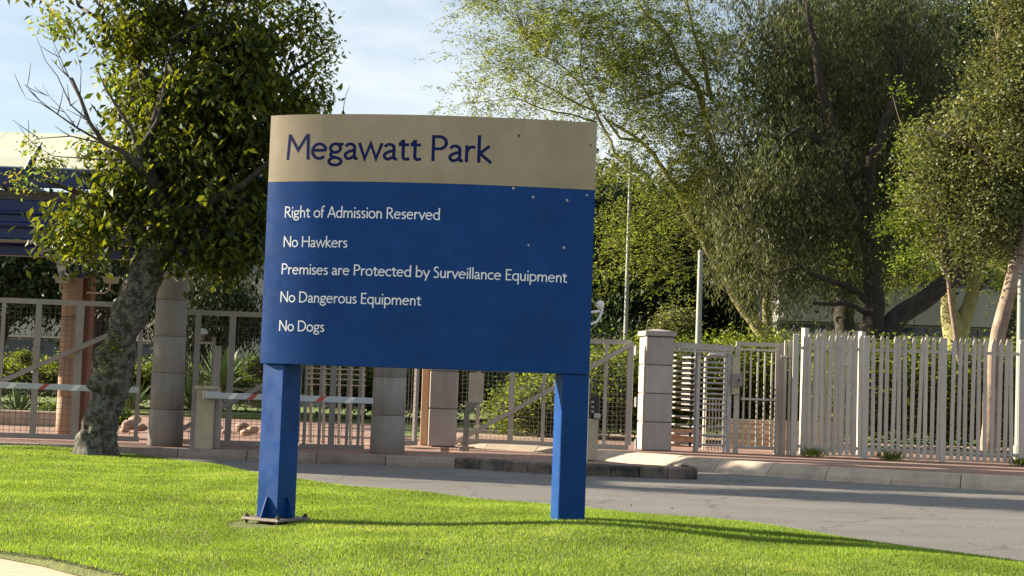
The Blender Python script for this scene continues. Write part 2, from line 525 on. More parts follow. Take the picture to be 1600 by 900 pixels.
M['leaf_hedge'] = leaf_mat('hedge_leaf', (0.045, 0.075, 0.015), (0.25, 0.285, 0.06), 0.5, 0.4, 0.9)
M['leaf_hedge_dark'] = leaf_mat('shrub_leaf', (0.035, 0.065, 0.015), (0.12, 0.17, 0.03), 0.5, 0.35, 0.9)
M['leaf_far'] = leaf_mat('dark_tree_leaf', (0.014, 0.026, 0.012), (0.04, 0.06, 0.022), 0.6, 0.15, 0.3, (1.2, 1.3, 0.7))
M['leaf_agave'] = leaf_mat('agave_leaf', (0.05, 0.10, 0.04), (0.17, 0.25, 0.10), 0.4, 0.2, 1.0)
M['core'] = simple('shaded_hull', (0.018, 0.022, 0.010), 0.95, 0.3, 4, 0)  # near-black, the shade inside the hedges put into the colour
M['blade'] = leaf_mat('lawn_blade', (0.085, 0.15, 0.02), (0.29, 0.385, 0.075), 0.55, 0.42, 1.1, (1.35, 1.4, 0.5), straw=(0.30, 0.29, 0.10))
M['dead_leaf'] = simple('dead_leaf', (0.05, 0.035, 0.018), 0.9, 0.4, 60, 0)

# ------------------------------------------------------------------ ground
def smooth(a, b, x):
    t = np.clip((x - a) / (b - a), 0, 1)
    return t * t * (3 - 2 * t)
def lawn_z(x, y):
    z = 0.085 + 0.085 * np.exp(-((x - 1.0) ** 2 / 4 + (y - 12.6) ** 2 / 5)) - 0.068 * np.exp(-((x + 2.3) ** 2 / 2.2 + (y - 12.1) ** 2 / 5))
    return z + 0.008 * np.sin(x * 3.1 + y) + 0.008 * np.sin(y * 2.3 - x * 1.7)
far_edge = [G(-900, 655, .085), G(-300, 676, .085), G(0, 692, .085), G(115, 701, .085), G(215, 712, .085), G(300, 722, .085), G(460, 748, .085), G(700, 776, .085), G(915, 801, .085), G(1180, 832, .085), G(1380, 857, .08), G(1600, 881, .08), G(1900, 915, .08), G(2500, 975, .08)]
near_edge = [G(-700, 745, .04), G(-200, 832, .04), G(0, 864, .04), G(60, 876, .04), G(125, 892, .04), G(300, 930, .04), G(520, 965, .04)]

mb = MB().box((0, 200, -0.35), (900, 700, 0.1))
ground = mb.build('ground', M['far_grass'], kind='structure')
road = MB().box((0, 2, -0.05), (240, 60, 0.1)).build('road', M['asphalt'], kind='structure')

def lerp_poly(poly, n):
    pts = [Vector((p[0], p[1], 0)) for p in poly]
    L = [0]
    for a, b in zip(pts, pts[1:]): L.append(L[-1] + (b - a).length)
    out = []
    for i in range(n):
        t = L[-1] * i / (n - 1)
        k = max(j for j in range(len(L) - 1) if L[j] <= t + 1e-9)
        f = (t - L[k]) / max(1e-9, L[k + 1] - L[k])
        out.append(pts[k].lerp(pts[k + 1], f))
    return out
fe = lerp_poly(far_edge, 160)
# near boundary: path side, then under the camera
nearp = near_edge + [Vector((-1.2, 7.5, 0)), Vector((0.5, 6.5, 0)), Vector((3, 5.5, 0)), Vector((7, 4.0, 0)), Vector((10, 2.0, 0))]
ne = lerp_poly(nearp, 160)
rows = 60
vs, fs = [], []
for i in range(160):
    for j in range(rows):
        t = j / (rows - 1)
        p = ne[i].lerp(fe[i], t)
        w = 0.02 * mnoise.noise(Vector((i * 0.35, j * 3.0, 1.7)))
        x, y = p.x + (w if 0 < j < rows - 1 else w * 1.5), p.y + w
        z = float(lawn_z(x, y))
        if j == 0: z = 0.012
        if j == rows - 1: z = 0.03
        vs.append((x, y, z))
for i in range(159):
    for j in range(rows - 1):
        a = i * rows + j
        fs.append((a, a + rows, a + rows + 1, a + 1))
lm = MB().add(vs, fs, True)
lawn = lm.build('lawn', M['lawn'], kind='structure')
LAWN = (np.array([[p.x, p.y] for p in ne]), np.array([[p.x, p.y] for p in fe]))

# sandy path beyond the near edge of the lawn
pp = [(p.x + 0.4, p.y + 0.3) for p in ne[:120]]
vs = [(x, y, 0.006) for x, y in pp] + [(x - 3.5, y - 5.5, 0.006) for x, y in pp]
n = len(pp)
MB().add(vs, [(i, n + i, n + i + 1, i + 1) for i in range(n - 1)]).build('path', M['dirt_path'], kind='structure')

# grass blades
PLATE_C = (P(404, 826, 12.62).x, 12.72)
def make_grass(N):
    cand = 0
    X, Y = [], []
    nel, fel = LAWN
    u = rng.random(N * 3); v = rng.random(N * 3)
    fi = u * 158.999
    i0 = fi.astype(int); f = (fi - i0)[:, None]
    a = nel[i0] * (1 - f) + nel[i0 + 1] * f
    b = fel[i0] * (1 - f) + fel[i0 + 1] * f
    p = a * (1 - v[:, None]) + b * v[:, None]
    jac = np.linalg.norm(b - a, axis=1)
    dens = jac * (11.0 / np.maximum(p[:, 1], 9.0)) ** 1.5
    ok = (p[:, 1] > 8.8) & (np.abs(p[:, 0]) < p[:, 1] * 0.40 + 0.4) & (rng.random(N * 3) < dens / 8.0)
    p = p[ok]
    hx, hy = PLATE_C
    p = p[((p[:, 0] - hx) ** 2 / .25 ** 2 + (p[:, 1] - hy) ** 2 / .30 ** 2) > 1 + .35 * rng.random(len(p))][:N]
    n = len(p)
    # thin out on bare spots
    z = lawn_z(p[:, 0], p[:, 1])
    patch = np.array([mnoise.noise(Vector((float(x) * 1.1, float(y) * 1.1, 3.0))) for x, y in p[::1]])
    hgt = (0.012 + 0.014 * rng.random(n)) * (1 + 0.3 * patch)
    wid = (0.0026 + 0.0020 * rng.random(n)) * np.maximum(1.0, p[:, 1] / 12)
    ang = rng.random(n) * 2 * np.pi
    lean = rng.normal(0, 0.35, (n, 2)) * hgt[:, None]
    tip = np.stack([p[:, 0] + lean[:, 0], p[:, 1] + lean[:, 1], z + hgt], 1)
    dx = np.cos(ang) * wid; dy = np.sin(ang) * wid
    v0 = np.stack([p[:, 0] - dx, p[:, 1] - dy, z - 0.004], 1)
    v1 = np.stack([p[:, 0] + dx, p[:, 1] + dy, z - 0.004], 1)
    V = np.stack([v0, v1, tip], 1).reshape(-1, 3)
    return np_mesh('grass', V, np.arange(n * 3).reshape(-1, 3), M['blade'])
tag(link(make_grass(520000), 'grass', M['blade']), 'short bright green lawn grass growing around the sign posts', 'grass', kind='stuff')

# fallen leaves and crumbs on the lawn
mb = MB()
spots = [(575, 835), (700, 840), (625, 788), (668, 871), (1400, 880), (1375, 870), (1345, 873), (1490, 877), (1530, 885), (140, 855), (1570, 890), (985, 850)]
spots += [(random.uniform(0, 250), random.uniform(700, 722)) for _ in range(26)]
spots += [(random.uniform(0, 1200), random.uniform(760, 895)) for _ in range(22)]
for px, py in spots:
    g = G(px, py, 0.10)
    z = float(lawn_z(g.x, g.y)) + 0.022 + random.uniform(0, .012)
    if not (g.y > 9 and py > 700): continue
    s_, a = random.uniform(.012, .028), random.uniform(0, 6.3)
    u = Vector((math.cos(a), math.sin(a), random.uniform(-.3, .3))) * s_
    w = Vector((-math.sin(a), math.cos(a), random.uniform(-.4, .4))) * s_ * .5
    c = Vector((g.x, g.y, z))
    mb.add([c - u, c - w + Vector((0, 0, .006)), c + u, c + w + Vector((0, 0, .006))], [(0, 1, 2), (0, 2, 3)])
tag(mb.build('fallen_leaves', M['dead_leaf']), 'scattered dead brown leaves lying on the lawn', 'fallen leaves', kind='stuff')

# ------------------------------------------------------------------ paving, kerbs
front_line = [(-30, 22.9), (-9, 22.9), (-4.5, 22.9), (-2.1, 22.85), (-0.75, 22.85), (0.5, 22.15), (1.2, 22.05), (2.72, 22.0)]
apron = front_line + [(2.80, 22.15), (2.72, 22.9), (1.9, 23.3), (1.15, 24.6), (0.6, 26.0), (-0.6, 26.9), (-0.8, 40), (-30, 40)]
inner = [(x, y + 0.13) for x, y in front_line[:-1]] + [(2.6, 22.14), (2.66, 22.3), (2.6, 22.85), (1.85, 23.2), (1.1, 24.5), (0.6, 26.0), (-0.6, 26.9), (-0.8, 40), (-30, 40)]
paving = MB().prism(inner, -0.1, 0.14).build('paving', M['pavers'], kind='structure')

def kerb_run(name, path, z0, z1, w, slope, mat, L, label, parent_o):
    """kerb stones of length about L along the path, road side to the right of it"""
    me_list = []
    pts = [Vector((p[0], p[1], 0)) for p in path]
    cum = [0]
    for a, b in zip(pts, pts[1:]): cum.append(cum[-1] + (b - a).length)
    def at(t):
        t = min(max(t, 0), cum[-1] - 1e-6)
        k = max(j for j in range(len(cum) - 1) if cum[j] <= t)
        return pts[k].lerp(pts[k + 1], (t - cum[k]) / (cum[k + 1] - cum[k])), (pts[k + 1] - pts[k]).normalized()
    n = max(1, int(round(cum[-1] / L)))
    for i in range(n):
        a, da = at(cum[-1] * i / n + 0.006)
        b, db = at(cum[-1] * (i + 1) / n - 0.006)
        nl_a, nl_b = Vector((-da.y, da.x, 0)), Vector((-db.y, db.x, 0))   # inward
        j = random.uniform(-0.006, 0.006)
        vs = []
        for p, nn in ((a, nl_a), (b, nl_b)):
            o = nn
            prof = [(0, z0), (0.0 + slope * .15, z0 + (z1 - z0) * (0.35 if slope else 0.82)), (slope * .75 + 0.02, z1 - 0.012 + j), (slope + 0.05, z1 + j), (w, z1 + j), (w, z0)]
            for q, z in prof: vs.append(p + o * q + Vector((0, 0, z)))
        fs = [(k, k + 1, k + 7, k + 6) for k in range(5)] + [(5, 0, 6, 11), (5, 4, 3, 2, 1, 0), (6, 7, 8, 9, 10, 11)]
        MB().add(vs, fs).build('kerb_stone', mat, parent_o)
root = thing('island_kerb', 'dark stained kerb of square stones edging the paved island in front of the gates', 'kerb', (0, 22.4, 0))
kerb_run('k', front_line[4:], 0, 0.165, 0.13, 0.0, M['kerb_dark'], 0.42, None, root)
kerb_run('k', [(2.72, 22.0), (2.80, 22.15), (2.78, 22.7), (2.72, 22.9)], 0, 0.165, 0.13, 0.0, M['kerb_dark'], 0.45, None, root)
root = thing('low_kerb', 'worn low grey kerb in front of the boom barriers and left gates', 'kerb', (-5, 22.9, 0))
kerb_run('k', front_line[1:5], 0, 0.15, 0.13, 0.03, M['kerb_grey'], 1.0, None, root)

kb = [(-1.3, 27.75), (-0.8, 27.5), (0.3, 26.95), (1.1, 26.45), (1.6, 26.0), (2.1, 25.5), (2.6, 25.0), (3.1, 24.35), (3.74, 23.7), (4.6, 23.0), (5.6, 22.45), (7.3, 21.8), (9.5, 21.2), (13, 20.7), (20, 20.2)]
root = thing('sloped_kerb', 'long pale sloped kerb curving along the road below the palisade fence', 'kerb', (6, 22.4, 0))
kerb_run('k', kb, 0, 0.2, 0.42, 0.26, M['kerb_pale'], 0.98, None, root)
kin = []
for (x0, y0), (x1, y1) in zip(kb, kb[1:] + [(27, 19.7)]):
    d = Vector((x1 - x0, y1 - y0, 0)).normalized()
    kin.append((x0 - d.y * 0.40, y0 + d.x * 0.40))
MB().prism(kin + [(24, 20.6), (24, 30.5), (-1.3, 30.5)], -0.1, 0.192).build('pavement', M['pavers'], kind='structure')
# ground behind the gates and fence
MB().prism([(-1.28, 30.51), (40, 30.51), (40, 36), (-1.28, 36)], -0.2, 0.196).build('bare_earth', M['soil'], kind='structure')
MB().prism([(-0.79, 36.01), (60, 36.01), (60, 90), (-0.79, 90)], -0.2, 0.25).build('garden_lawn', M['far_grass'], kind='structure')
MB().prism([(-50, 40.01), (-0.8, 40.01), (-0.8, 120), (-50, 120)], -0.2, 0.2).build('inner_lawn', M['far_grass'], kind='structure')
MB().prism([(-2.6, 31.0), (-0.83, 31.0), (-0.83, 39.9), (-2.6, 39.9)], 0.1, 0.16).build('verge', M['far_grass'], kind='structure')

# ------------------------------------------------------------------ the sign
AL, AR = R(-32), R(9)          # the panel curves more tightly towards its left end
Lp = P(415, 374, 12.75)
NT = 400
_t = (np.arange(NT) + 0.5) / NT
_a = AL + (AR - AL) * _t ** 0.5
_cx = np.concatenate([[0], np.cumsum(np.cos(_a)) / NT])
_cy = np.concatenate([[0], np.cumsum(np.sin(_a)) / NT])
d = ray(927, 388)
k = d.x / d.y
ARC = (k * Lp.y - Lp.x) / (_cx[-1] - k * _cy[-1])      # length so that the right end falls on its pixel
CX, CY = Lp.x + _cx * ARC, Lp.y + _cy * ARC
def ang_at(s): return AL + (AR - AL) * min(1, max(0, s / ARC)) ** 0.5
def S(s, z, off=0.0):
    u = min(NT - 1e-6, max(0, s / ARC * NT))
    i = int(u); f = u - i
    x = CX[i] * (1 - f) + CX[i + 1] * f; y = CY[i] * (1 - f) + CY[i + 1] * f
    a = ang_at(s)
    return Vector((x + off * math.sin(a), y - off * math.cos(a), z))
def suv(px, py):
    d = ray(px, py)
    c = CX * d.y - CY * d.x
    i = int(np.argmin(np.abs(c)))
    i = min(max(i, 1), NT - 1)
    if c[i] * c[i + 1] > 0: i -= 1
    f = c[i] / (c[i] - c[i + 1]) if c[i] != c[i + 1] else 0
    y = CY[i] + (CY[i + 1] - CY[i]) * f
    t = y / d.y
    return (i + f) / NT * ARC, CAM_H + d.z * t
ZB = P(406, 567, 12.75).z
ZT = P(424, 181, 12.75).z
ZM = suv(660, 286)[1]
TH = 0.29
sign = thing('entrance_sign', 'large curved blue and cream entrance sign on two blue posts in the lawn', 'sign', S(ARC / 2, 0.1, -.1))
def curved_box(z0, z1, o0, o1, s0=0.0, s1=None, n=56):
    s1 = ARC if s1 is None else s1
    m = MB()
    vs = []
    for i in range(n + 1):
        s_ = s0 + (s1 - s0) * i / n
        vs += [S(s_, z0, o0), S(s_, z1, o0), S(s_, z1, o1), S(s_, z0, o1)]
    fs = []
    for i in range(n):
        a = i * 4
        fs += [(a, a + 4, a + 5, a + 1), (a + 1, a + 5, a + 6, a + 2), (a + 2, a + 6, a + 7, a + 3), (a + 3, a + 7, a + 4, a)]
    m.add(vs, fs, True)
    m.add([vs[0], vs[1], vs[2], vs[3]], [(0, 1, 2, 3)])
    m.add(vs[-4:], [(3, 2, 1, 0)])
    return m
def sharp(o):
    me = o.data
    at = me.attributes.new('sharp_edge', 'BOOLEAN', 'EDGE')
    bx = []
    for e in me.edges:
        a, b = me.vertices[e.vertices[0]].co, me.vertices[e.vertices[1]].co
        bx.append(bool((a - b).length > 0.01 and abs(a.z - b.z) < 1e-6))
    at.data.foreach_set('value', bx)
for nm, z0, z1, mt in (('blue_panel', ZB, ZM - 0.0015, M['blue']), ('cream_panel', ZM + 0.0015, ZT, M['cream'])):
    o = curved_box(z0, z1, 0.0, -0.006).build(nm, mt, sign)
    sharp(o)
o = curved_box(ZB + 0.02, ZT - 0.012, -0.0075, -TH).build('sign_box', M['blue'], sign); sharp(o)
o = curved_box(ZB - 0.004, ZB + 0.012, -0.008, -TH + .02).build('bottom_tray', M['blue'], sign); sharp(o)
o = curved_box(ZT - 0.010, ZT - 0.002, -0.0075, -TH - .004).build('top_cap', M['cream'], sign); sharp(o)

# posts
PW = 0.228
def post_at(s_):
    a = ang_at(s_)
    c = S(s_, 0, -0.012 - PW / 2 - (0.03 if s_ < 1 else 0.005))
    return c, a
PL, PR = R(-33), R(14)
for s_, zbase in ((PW / 2 + 0.012, 0.095), (ARC - PW / 2 - 0.004, 0.04)):
    c, a = post_at(s_)
    a = PL if s_ < 1 else PR
    h = ZB - 0.006 - zbase
    MB().cbox((c.x, c.y, zbase + h / 2), (PW, PW, h), 0.006, a).build('post', M['blue'], sign)
cL, aL_ = post_at(PW / 2 + 0.012)
aL_ = PL
Mrot = Matrix.Rotation(aL_, 3, 'Z')
plate = MB().cbox((cL.x, cL.y, 0.083), (0.40, 0.40, 0.022), 0.003, aL_).build('base_plate', M['plate'], sign)
def gusset(dirx, diry, ln=0.08, ht=0.17):
    f = Mrot @ Vector((dirx, diry, 0))
    sd = Vector((-f.y, f.x, 0)) * 0.005
    b = Vector((cL.x, cL.y, 0.0945)) + f * (PW / 2)
    tri = [b, b + f * ln, b + f * 0.012 + Vector((0, 0, ht)), b + Vector((0, 0, ht))]
    MB().add([p + sd for p in tri] + [p - sd for p in tri], [(0, 1, 2, 3), (7, 6, 5, 4), (0, 4, 5, 1), (1, 5, 6, 2), (2, 6, 7, 3), (3, 7, 4, 0)]).build('gusset', M['blue'], sign)
for dx, dy in ((0, -1), (1, 0), (-1, 0), (0, 1)): gusset(dx, dy)
for qx in (-1, 1):
    for qy in (-1, 1):
        q = Mrot @ Vector((qx * 0.17, qy * 0.17, 0)) + Vector((cL.x, cL.y, 0))
        m = MB()
        m.tube([(q.x, q.y, -0.03), (q.x, q.y, 0.125)], 0.010, 8)
        m.tube([(q.x, q.y, 0.094), (q.x, q.y, 0.111)], 0.022, 6, smooth=False)
        m.tube([(q.x, q.y, 0.058), (q.x, q.y, 0.071)], 0.020, 6, smooth=False)
        m.build('bolt', M['rust_dark'], sign)
m = MB()
hole = [(cL.x + 0.2 * math.cos(t) * (1 + .2 * math.sin(3 * t)), cL.y + 0.22 * math.sin(t), float(lawn_z(cL.x, cL.y)) + 0.016) for t in [k * math.pi / 8 for k in range(16)]]
m.add([(cL.x, cL.y, float(lawn_z(cL.x, cL.y)) + 0.02)] + hole, [(0, 1 + i, 1 + (i + 1) % 16) for i in range(16)])
MB_soil = m.build('soil_patch', M['rust_dark'], None, kind='structure')

# lettering -----------------------------------------------------------
def arc(cx, cy, rx, ry, a0, a1, n=16):
    return [(cx + rx * math.cos(R(a0 + (a1 - a0) * i / n)), cy + ry * math.sin(R(a0 + (a1 - a0) * i / n))) for i in range(n + 1)]
def cr_(pts, n=6):
    p = [pts[0]] + list(pts) + [pts[-1]]
    out = []
    for i in range(1, len(p) - 2):
        for k in range(n):
            t = k / n
            q = []
            for c in (0, 1):
                a, b, d_, e = p[i - 1][c], p[i][c], p[i + 1][c], p[i + 2][c]
                q.append(0.5 * (2 * b + (d_ - a) * t + (2 * a - 5 * b + 4 * d_ - e) * t * t + (3 * b - a - 3 * d_ + e) * t ** 3))
            out.append(tuple(q))
    out.append(tuple(pts[-1]))
    return out
arch = lambda x0, x1: cr_([(x0, .40), (x0 + .08, .53), (x0 + .2, .6), (x1 - .05, .54), (x1, .42), (x1, .3)]) + [(x1, 0)]
GL = {
 'M': (.95, [[(.07, 0), (.12, 1)], [(.12, .97), (.46, .38), (.80, .97)], [(.82, 1), (.85, 0)]]),
 'e': (.63, [arc(.31, .325, .25, .285, 8, 318), [(.07, .36), (.57, .36)]]),
 'g': (.57, [arc(.27, .44, .185, .165, 0, 360), cr_([(.2, .29), (.11, .22), (.13, .13), (.3, .085)]), arc(.27, -.07, .225, .145, 0, 360), [(.33, .595), (.56, .595)]]),
 'a': (.53, [cr_([(.07, .50), (.14, .58), (.24, .605), (.35, .56), (.39, .45), (.39, .3), (.39, .14), (.42, .05), (.51, .05)]), cr_([(.39, .37), (.24, .33), (.10, .25), (.06, .15), (.12, .06), (.22, .04), (.39, .15)])]),
 'w': (.86, [[(.03, .65), (.23, .05), (.43, .62), (.63, .05), (.83, .65)]]),
 't': (.41, [cr_([(.18, .80), (.18, .6), (.18, .3), (.18, .16), (.22, .06), (.3, .045), (.4, .08)]), [(.02, .6), (.38, .6)], [(.04, .6), (.18, .76)]]),
 'P': (.62, [[(.1, 0), (.1, 1)], [(.1, .945), (.28, .945)] + arc(.3, .71, .24, .235, 88, -88, 12) + [(.1, .475)]]),
 'r': (.42, [[(.1, 0), (.1, .65)], cr_([(.1, .38), (.16, .52), (.27, .59), (.39, .56)])]),
 'k': (.55, [[(.1, 0), (.1, 1.05)], [(.46, .65), (.12, .345)], [(.14, .35), (.53, 0)]]),
 'R': (.66, [[(.1, 0), (.1, 1)], [(.1, .945), (.26, .945)] + arc(.28, .72, .22, .225, 88, -88, 12) + [(.1, .495)], [(.27, .495), (.62, 0)]]),
 'i': (.22, [[(.11, 0), (.11, .65)], [(.11, .81), (.11, .94)]]),
 'h': (.58, [[(.1, 0), (.1, 1.05)], arch(.1, .46)]),
 'o': (.64, [arc(.31, .325, .255, .285, 0, 360)]),
 'f': (.33, [cr_([(.13, 0), (.13, .4), (.13, .8), (.17, .95), (.26, 1.01), (.37, .98)]), [(.01, .6), (.31, .6)]]),
 'A': (.72, [[(.03, 0), (.36, 1)], [(.36, 1), (.70, 0)], [(.14, .33), (.58, .33)]]),
 'd': (.64, [[(.53, 0), (.53, 1.05)], arc(.32, .325, .25, .285, 34, 326)]),
 'm': (.92, [[(.1, 0), (.1, .65)], arch(.1, .45), arch(.45, .80)]),
 's': (.43, [cr_([(.36, .57), (.24, .605), (.12, .57), (.09, .47), (.16, .37), (.28, .30), (.35, .19), (.30, .07), (.19, .045), (.06, .09)])]),
 'n': (.58, [[(.1, 0), (.1, .65)], arch(.1, .46)]),
 'v': (.56, [[(.03, .65), (.28, .05), (.53, .65)]]),
 'N': (.84, [[(.1, 0), (.1, 1)], [(.1, .95), (.72, .05)], [(.72, 0), (.72, 1)]]),
 'H': (.84, [[(.1, 0), (.1, 1)], [(.1, .53), (.72, .53)], [(.72, 0), (.72, 1)]]),
 'y': (.55, [[(.03, .65), (.29, .08)], [(.53, .65), (.2, -.3)]]),
 'l': (.22, [[(.11, 0), (.11, 1.05)]]),
 'b': (.64, [[(.1, 0), (.1, 1.05)], arc(.31, .325, .25, .285, 146, -146)]),
 'p': (.64, [[(.1, -.33), (.1, .65)], arc(.31, .325, .25, .285, 146, -146)]),
 'q': (.64, [[(.53, -.33), (.53, .65)], arc(.32, .325, .25, .285, 34, 326)]),
 'S': (.54, [cr_([(.43, .90), (.30, .95), (.16, .91), (.1, .77), (.17, .62), (.32, .50), (.44, .35), (.42, .15), (.30, .05), (.17, .045), (.05, .1)])]),
 'u': (.58, [cr_([(.1, .65), (.1, .4), (.1, .22), (.15, .08), (.26, .05), (.38, .09), (.46, .22)]), [(.46, .65), (.46, 0)]]),
 'c': (.53, [arc(.31, .325, .25, .285, 45, 315)]),
 'E': (.56, [[(.1, 0), (.1, 1)], [(.1, .95), (.52, .95)], [(.1, .52), (.47, .52)], [(.1, .05), (.52, .05)]]),
 'D': (.84, [[(.1, 0), (.1, 1)], [(.1, .945), (.3, .945)] + arc(.32, .5, .42, .445, 88, -88, 16) + [(.1, .055)]]),
 ' ': (.3, []),
}
def ribbon(mb_, pts, w, fn):
    clean = [pts[0]]
    for p in pts[1:]:
        if math.hypot(p[0] - clean[-1][0], p[1] - clean[-1][1]) > 1e-4: clean.append(p)
    pts = clean
    closed = math.hypot(pts[0][0] - pts[-1][0], pts[0][1] - pts[-1][1]) < 1e-3
    vs = []
    n = len(pts)
    for i, p in enumerate(pts):
        if closed:
            a, b = pts[(i - 1) % (n - 1)], pts[(i + 1) % (n - 1)] if i < n - 1 else pts[1]
            if i == 0: a = pts[n - 2]
        else:
            a, b = pts[max(0, i - 1)], pts[min(n - 1, i + 1)]
        d1 = Vector((p[0] - a[0], p[1] - a[1])); d2 = Vector((b[0] - p[0], b[1] - p[1]))
        if d1.length < 1e-6: d1 = d2
        if d2.length < 1e-6: d2 = d1
        d1.normalize(); d2.normalize()
        t = (d1 + d2).normalized()
        nn = Vector((-t.y, t.x))
        m_ = min(2.6, 1 / max(0.3, nn.dot(Vector((-d1.y, d1.x)))))
        vs += [fn(p[0] + nn.x * w / 2 * m_, p[1] + nn.y * w / 2 * m_), fn(p[0] - nn.x * w / 2 * m_, p[1] - nn.y * w / 2 * m_)]
    mb_.add(vs, [(2 * i, 2 * i + 1, 2 * i + 3, 2 * i + 2) for i in range(n - 1)])
def text_line(txt, p_start, p_end, cap_px, name, mat, w, per_letter):
    s0, z0 = suv(*p_start)
    s1, _ = suv(*p_end)
    _, zc = suv(p_start[0], p_start[1] - cap_px)
    cap = zc - z0
    tot = sum(GL[c][0] for c in txt) - .1
    sx = (s1 - s0) / tot
    u = -0.05
    m = MB()
    for ch in txt:
        adv, strokes = GL[ch]
        for k_, st in enumerate(strokes):
            def fn(x, y, u=u, k_=k_): return S(s0 + (u + x) * sx, z0 + y * cap, 0.0004 + 0.00012 * k_)
            # subdivide long straight strokes so that they follow the curve
            q = [st[0]]
            for a, b in zip(st, st[1:]):
                nseg = max(1, int(abs(b[0] - a[0]) / 0.15))
                q += [(a[0] + (b[0] - a[0]) * i / nseg, a[1] + (b[1] - a[1]) * i / nseg) for i in range(1, nseg + 1)]
            ribbon(m, q, w * (0.9 if ch in 'gae' and not per_letter else 1.0), fn)
        u += adv
        if per_letter and ch != ' ':
            m.build('letter', mat, sign); m = MB()
        if not per_letter and ch == ' ':
            m.build(name, mat, sign); m = MB()
    if not per_letter: m.build(name, mat, sign)
text_line("Megawatt Park", (449, 250), (766, 257), 40, 'lettering', M['navy_letter'], 0.115, True)
text_line("Right of Admission Reserved", (445, 340), (687, 345), 17.5, 'word', M['white_letter'], 0.105, False)
text_line("No Hawkers", (443, 386), (542, 388), 17, 'word', M['white_letter'], 0.105, False)
text_line("Premises are Protected by Surveillance Equipment", (440, 428.5), (885, 444), 17, 'word', M['white_letter'], 0.105, False)
text_line("No Dangerous Equipment", (438, 472), (657, 478), 17, 'word', M['white_letter'], 0.105, False)
text_line("No Dogs", (436, 517), (506, 519), 17, 'word', M['white_letter'], 0.105, False)
# screws with chipped paint
for px, py in ((802, 294), (833, 308), (886, 313), (917, 305), (826, 383), (881, 387), (923, 227), (811, 212)):
    s_, z = suv(px, py)
    n = S(s_, z, 1) - S(s_, z, 0)
    c = S(s_, z, 0)
    m = MB().tube([c + n * 0.0003, c + n * 0.002], 0.011 * random.uniform(.7, 1.1), 7, smooth=False)
    m.tube([c + n * 0.002, c + n * 0.007], 0.006, 6, smooth=False)
    m.build('screw', M['bare_metal'] if py > 290 else M['rust_dark'], sign)
# thin antenna whip on the top edge
s_, _z = suv(528, 182)
b = S(s_, ZT, -0.12)
m = MB().tube([b, b + Vector((0, 0, .03)), b + Vector((0, 0, .05))], [0.024, 0.018, 0.008], 8)
m.tube([b + Vector((0, 0, .03)), b + Vector((.005, 0, .1)), b + Vector((.02, 0, .19)), b + Vector((.05, 0, .26))], [.005, .004, .003, .0015], 5)
tag(m.build('antenna', M['black']), 'thin dark whip antenna standing on the top edge of the sign', 'antenna')

# ------------------------------------------------------------------ columns
def drum_column(label, xt0, xt1, xb0, xb1, Y, ytop, ybase, zb, n, group):
    a, b = P(xb0, ybase, Y), P(xb1, ybase, Y)
    t0, t1 = P(xt0, ytop, Y), P(xt1, ytop, Y)
    rb, rt = (b.x - a.x) / 2, (t1.x - t0.x) / 2
    x, y, zt = (a.x + b.x) / 2, Y + rb, t0.z
    r = thing('gate_column', label, 'column', (x, y, zb), 0, group)
    for i in range(n):
        z0, z1 = zb + (zt - zb) * i / n, zb + (zt - zb) * (i + 1) / n
        r0, r1 = rb + (rt - rb) * i / n, rb + (rt - rb) * (i + 1) / n
        m = MB().tube([(x, y, z0 + .002), (x, y, z0 + .012), (x, y, z1 - .012), (x, y, z1 - .002)], [r0 - .012, r0, r1, r1 - .012], 28)
        m.build('drum', M['column'], r)
    MB().tube([(x, y, zb), (x, y, zt)], [rb - .018, rt - .018], 20).build('core', M['joint'], r)
def block_column(name, label, px0, px1, Y, ytop, ybase, zb, cap, mat, group=None, joints=None, depth=None, rz=0.0):
    a, b = P(px0, ybase, Y), P(px1, ybase, Y)
    w = b.x - a.x
    dp = depth or w
    c = Vector(((a.x + b.x) / 2, Y + dp / 2, zb))
    zt = P((px0 + px1) / 2, ytop, Y).z
    r = thing(name, label, 'column', c, rz, group)
    hts = joints or 4
    zs = [zb + (zt - zb - (0.1 if cap else 0)) * i / hts for i in range(hts + 1)]
    MB().box((c.x, c.y, (zb + zt) / 2 - 0.02), (w - .03, dp - .03, zt - zb - 0.06), rz).build('core', M['joint'], r)
    for z0, z1 in zip(zs, zs[1:]):
        MB().cbox((c.x, c.y, (z0 + z1) / 2), (w, dp, z1 - z0 - 0.012), 0.014, rz).build('block', mat, r)
    if cap:
        MB().cbox((c.x, c.y, zt - 0.045), (w + 0.06, dp + 0.06, 0.09), 0.012, rz).build('cap', mat, r)
        v = MB()
        hw, hd = (w + .04) / 2, (dp + .04) / 2
        v.add([(c.x - hw, c.y - hd, zt + .001), (c.x + hw, c.y - hd, zt + .001), (c.x + hw, c.y + hd, zt + .001), (c.x - hw, c.y + hd, zt + .001), (c.x, c.y, zt + .045)], [(0, 1, 4), (1, 2, 4), (2, 3, 4), (3, 0, 4), (3, 2, 1, 0)])
        v.build('cap_top', mat, r)
    return r, c, w, zt
drum_column('tall tapering grey column right of the mossy tree trunk', 239, 286, 224, 279, 23.4, 410, 697, 0.14, 5, 'columns of the gatehouse')
drum_column('tapering grey column standing at the kerb behind the middle of the sign', 584, 633, 575, 630, 23.5, 410, 708, 0.14, 5, 'columns of the gatehouse')
block_column('gate_column', 'beige block column behind the sign, left of the tall card reader pole', 668, 711, 26.7, 404, 697, 0.15, False, M['column_lit'], 'columns of the gatehouse', 5, rz=0.0, depth=0.6)
block_column('gate_column', 'capped block column between the mesh gate and the turnstile', 1001, 1046, 27.0, 517, 703, 0.195, True, M['column_lit'], 'columns of the gatehouse', 4, rz=R(9))
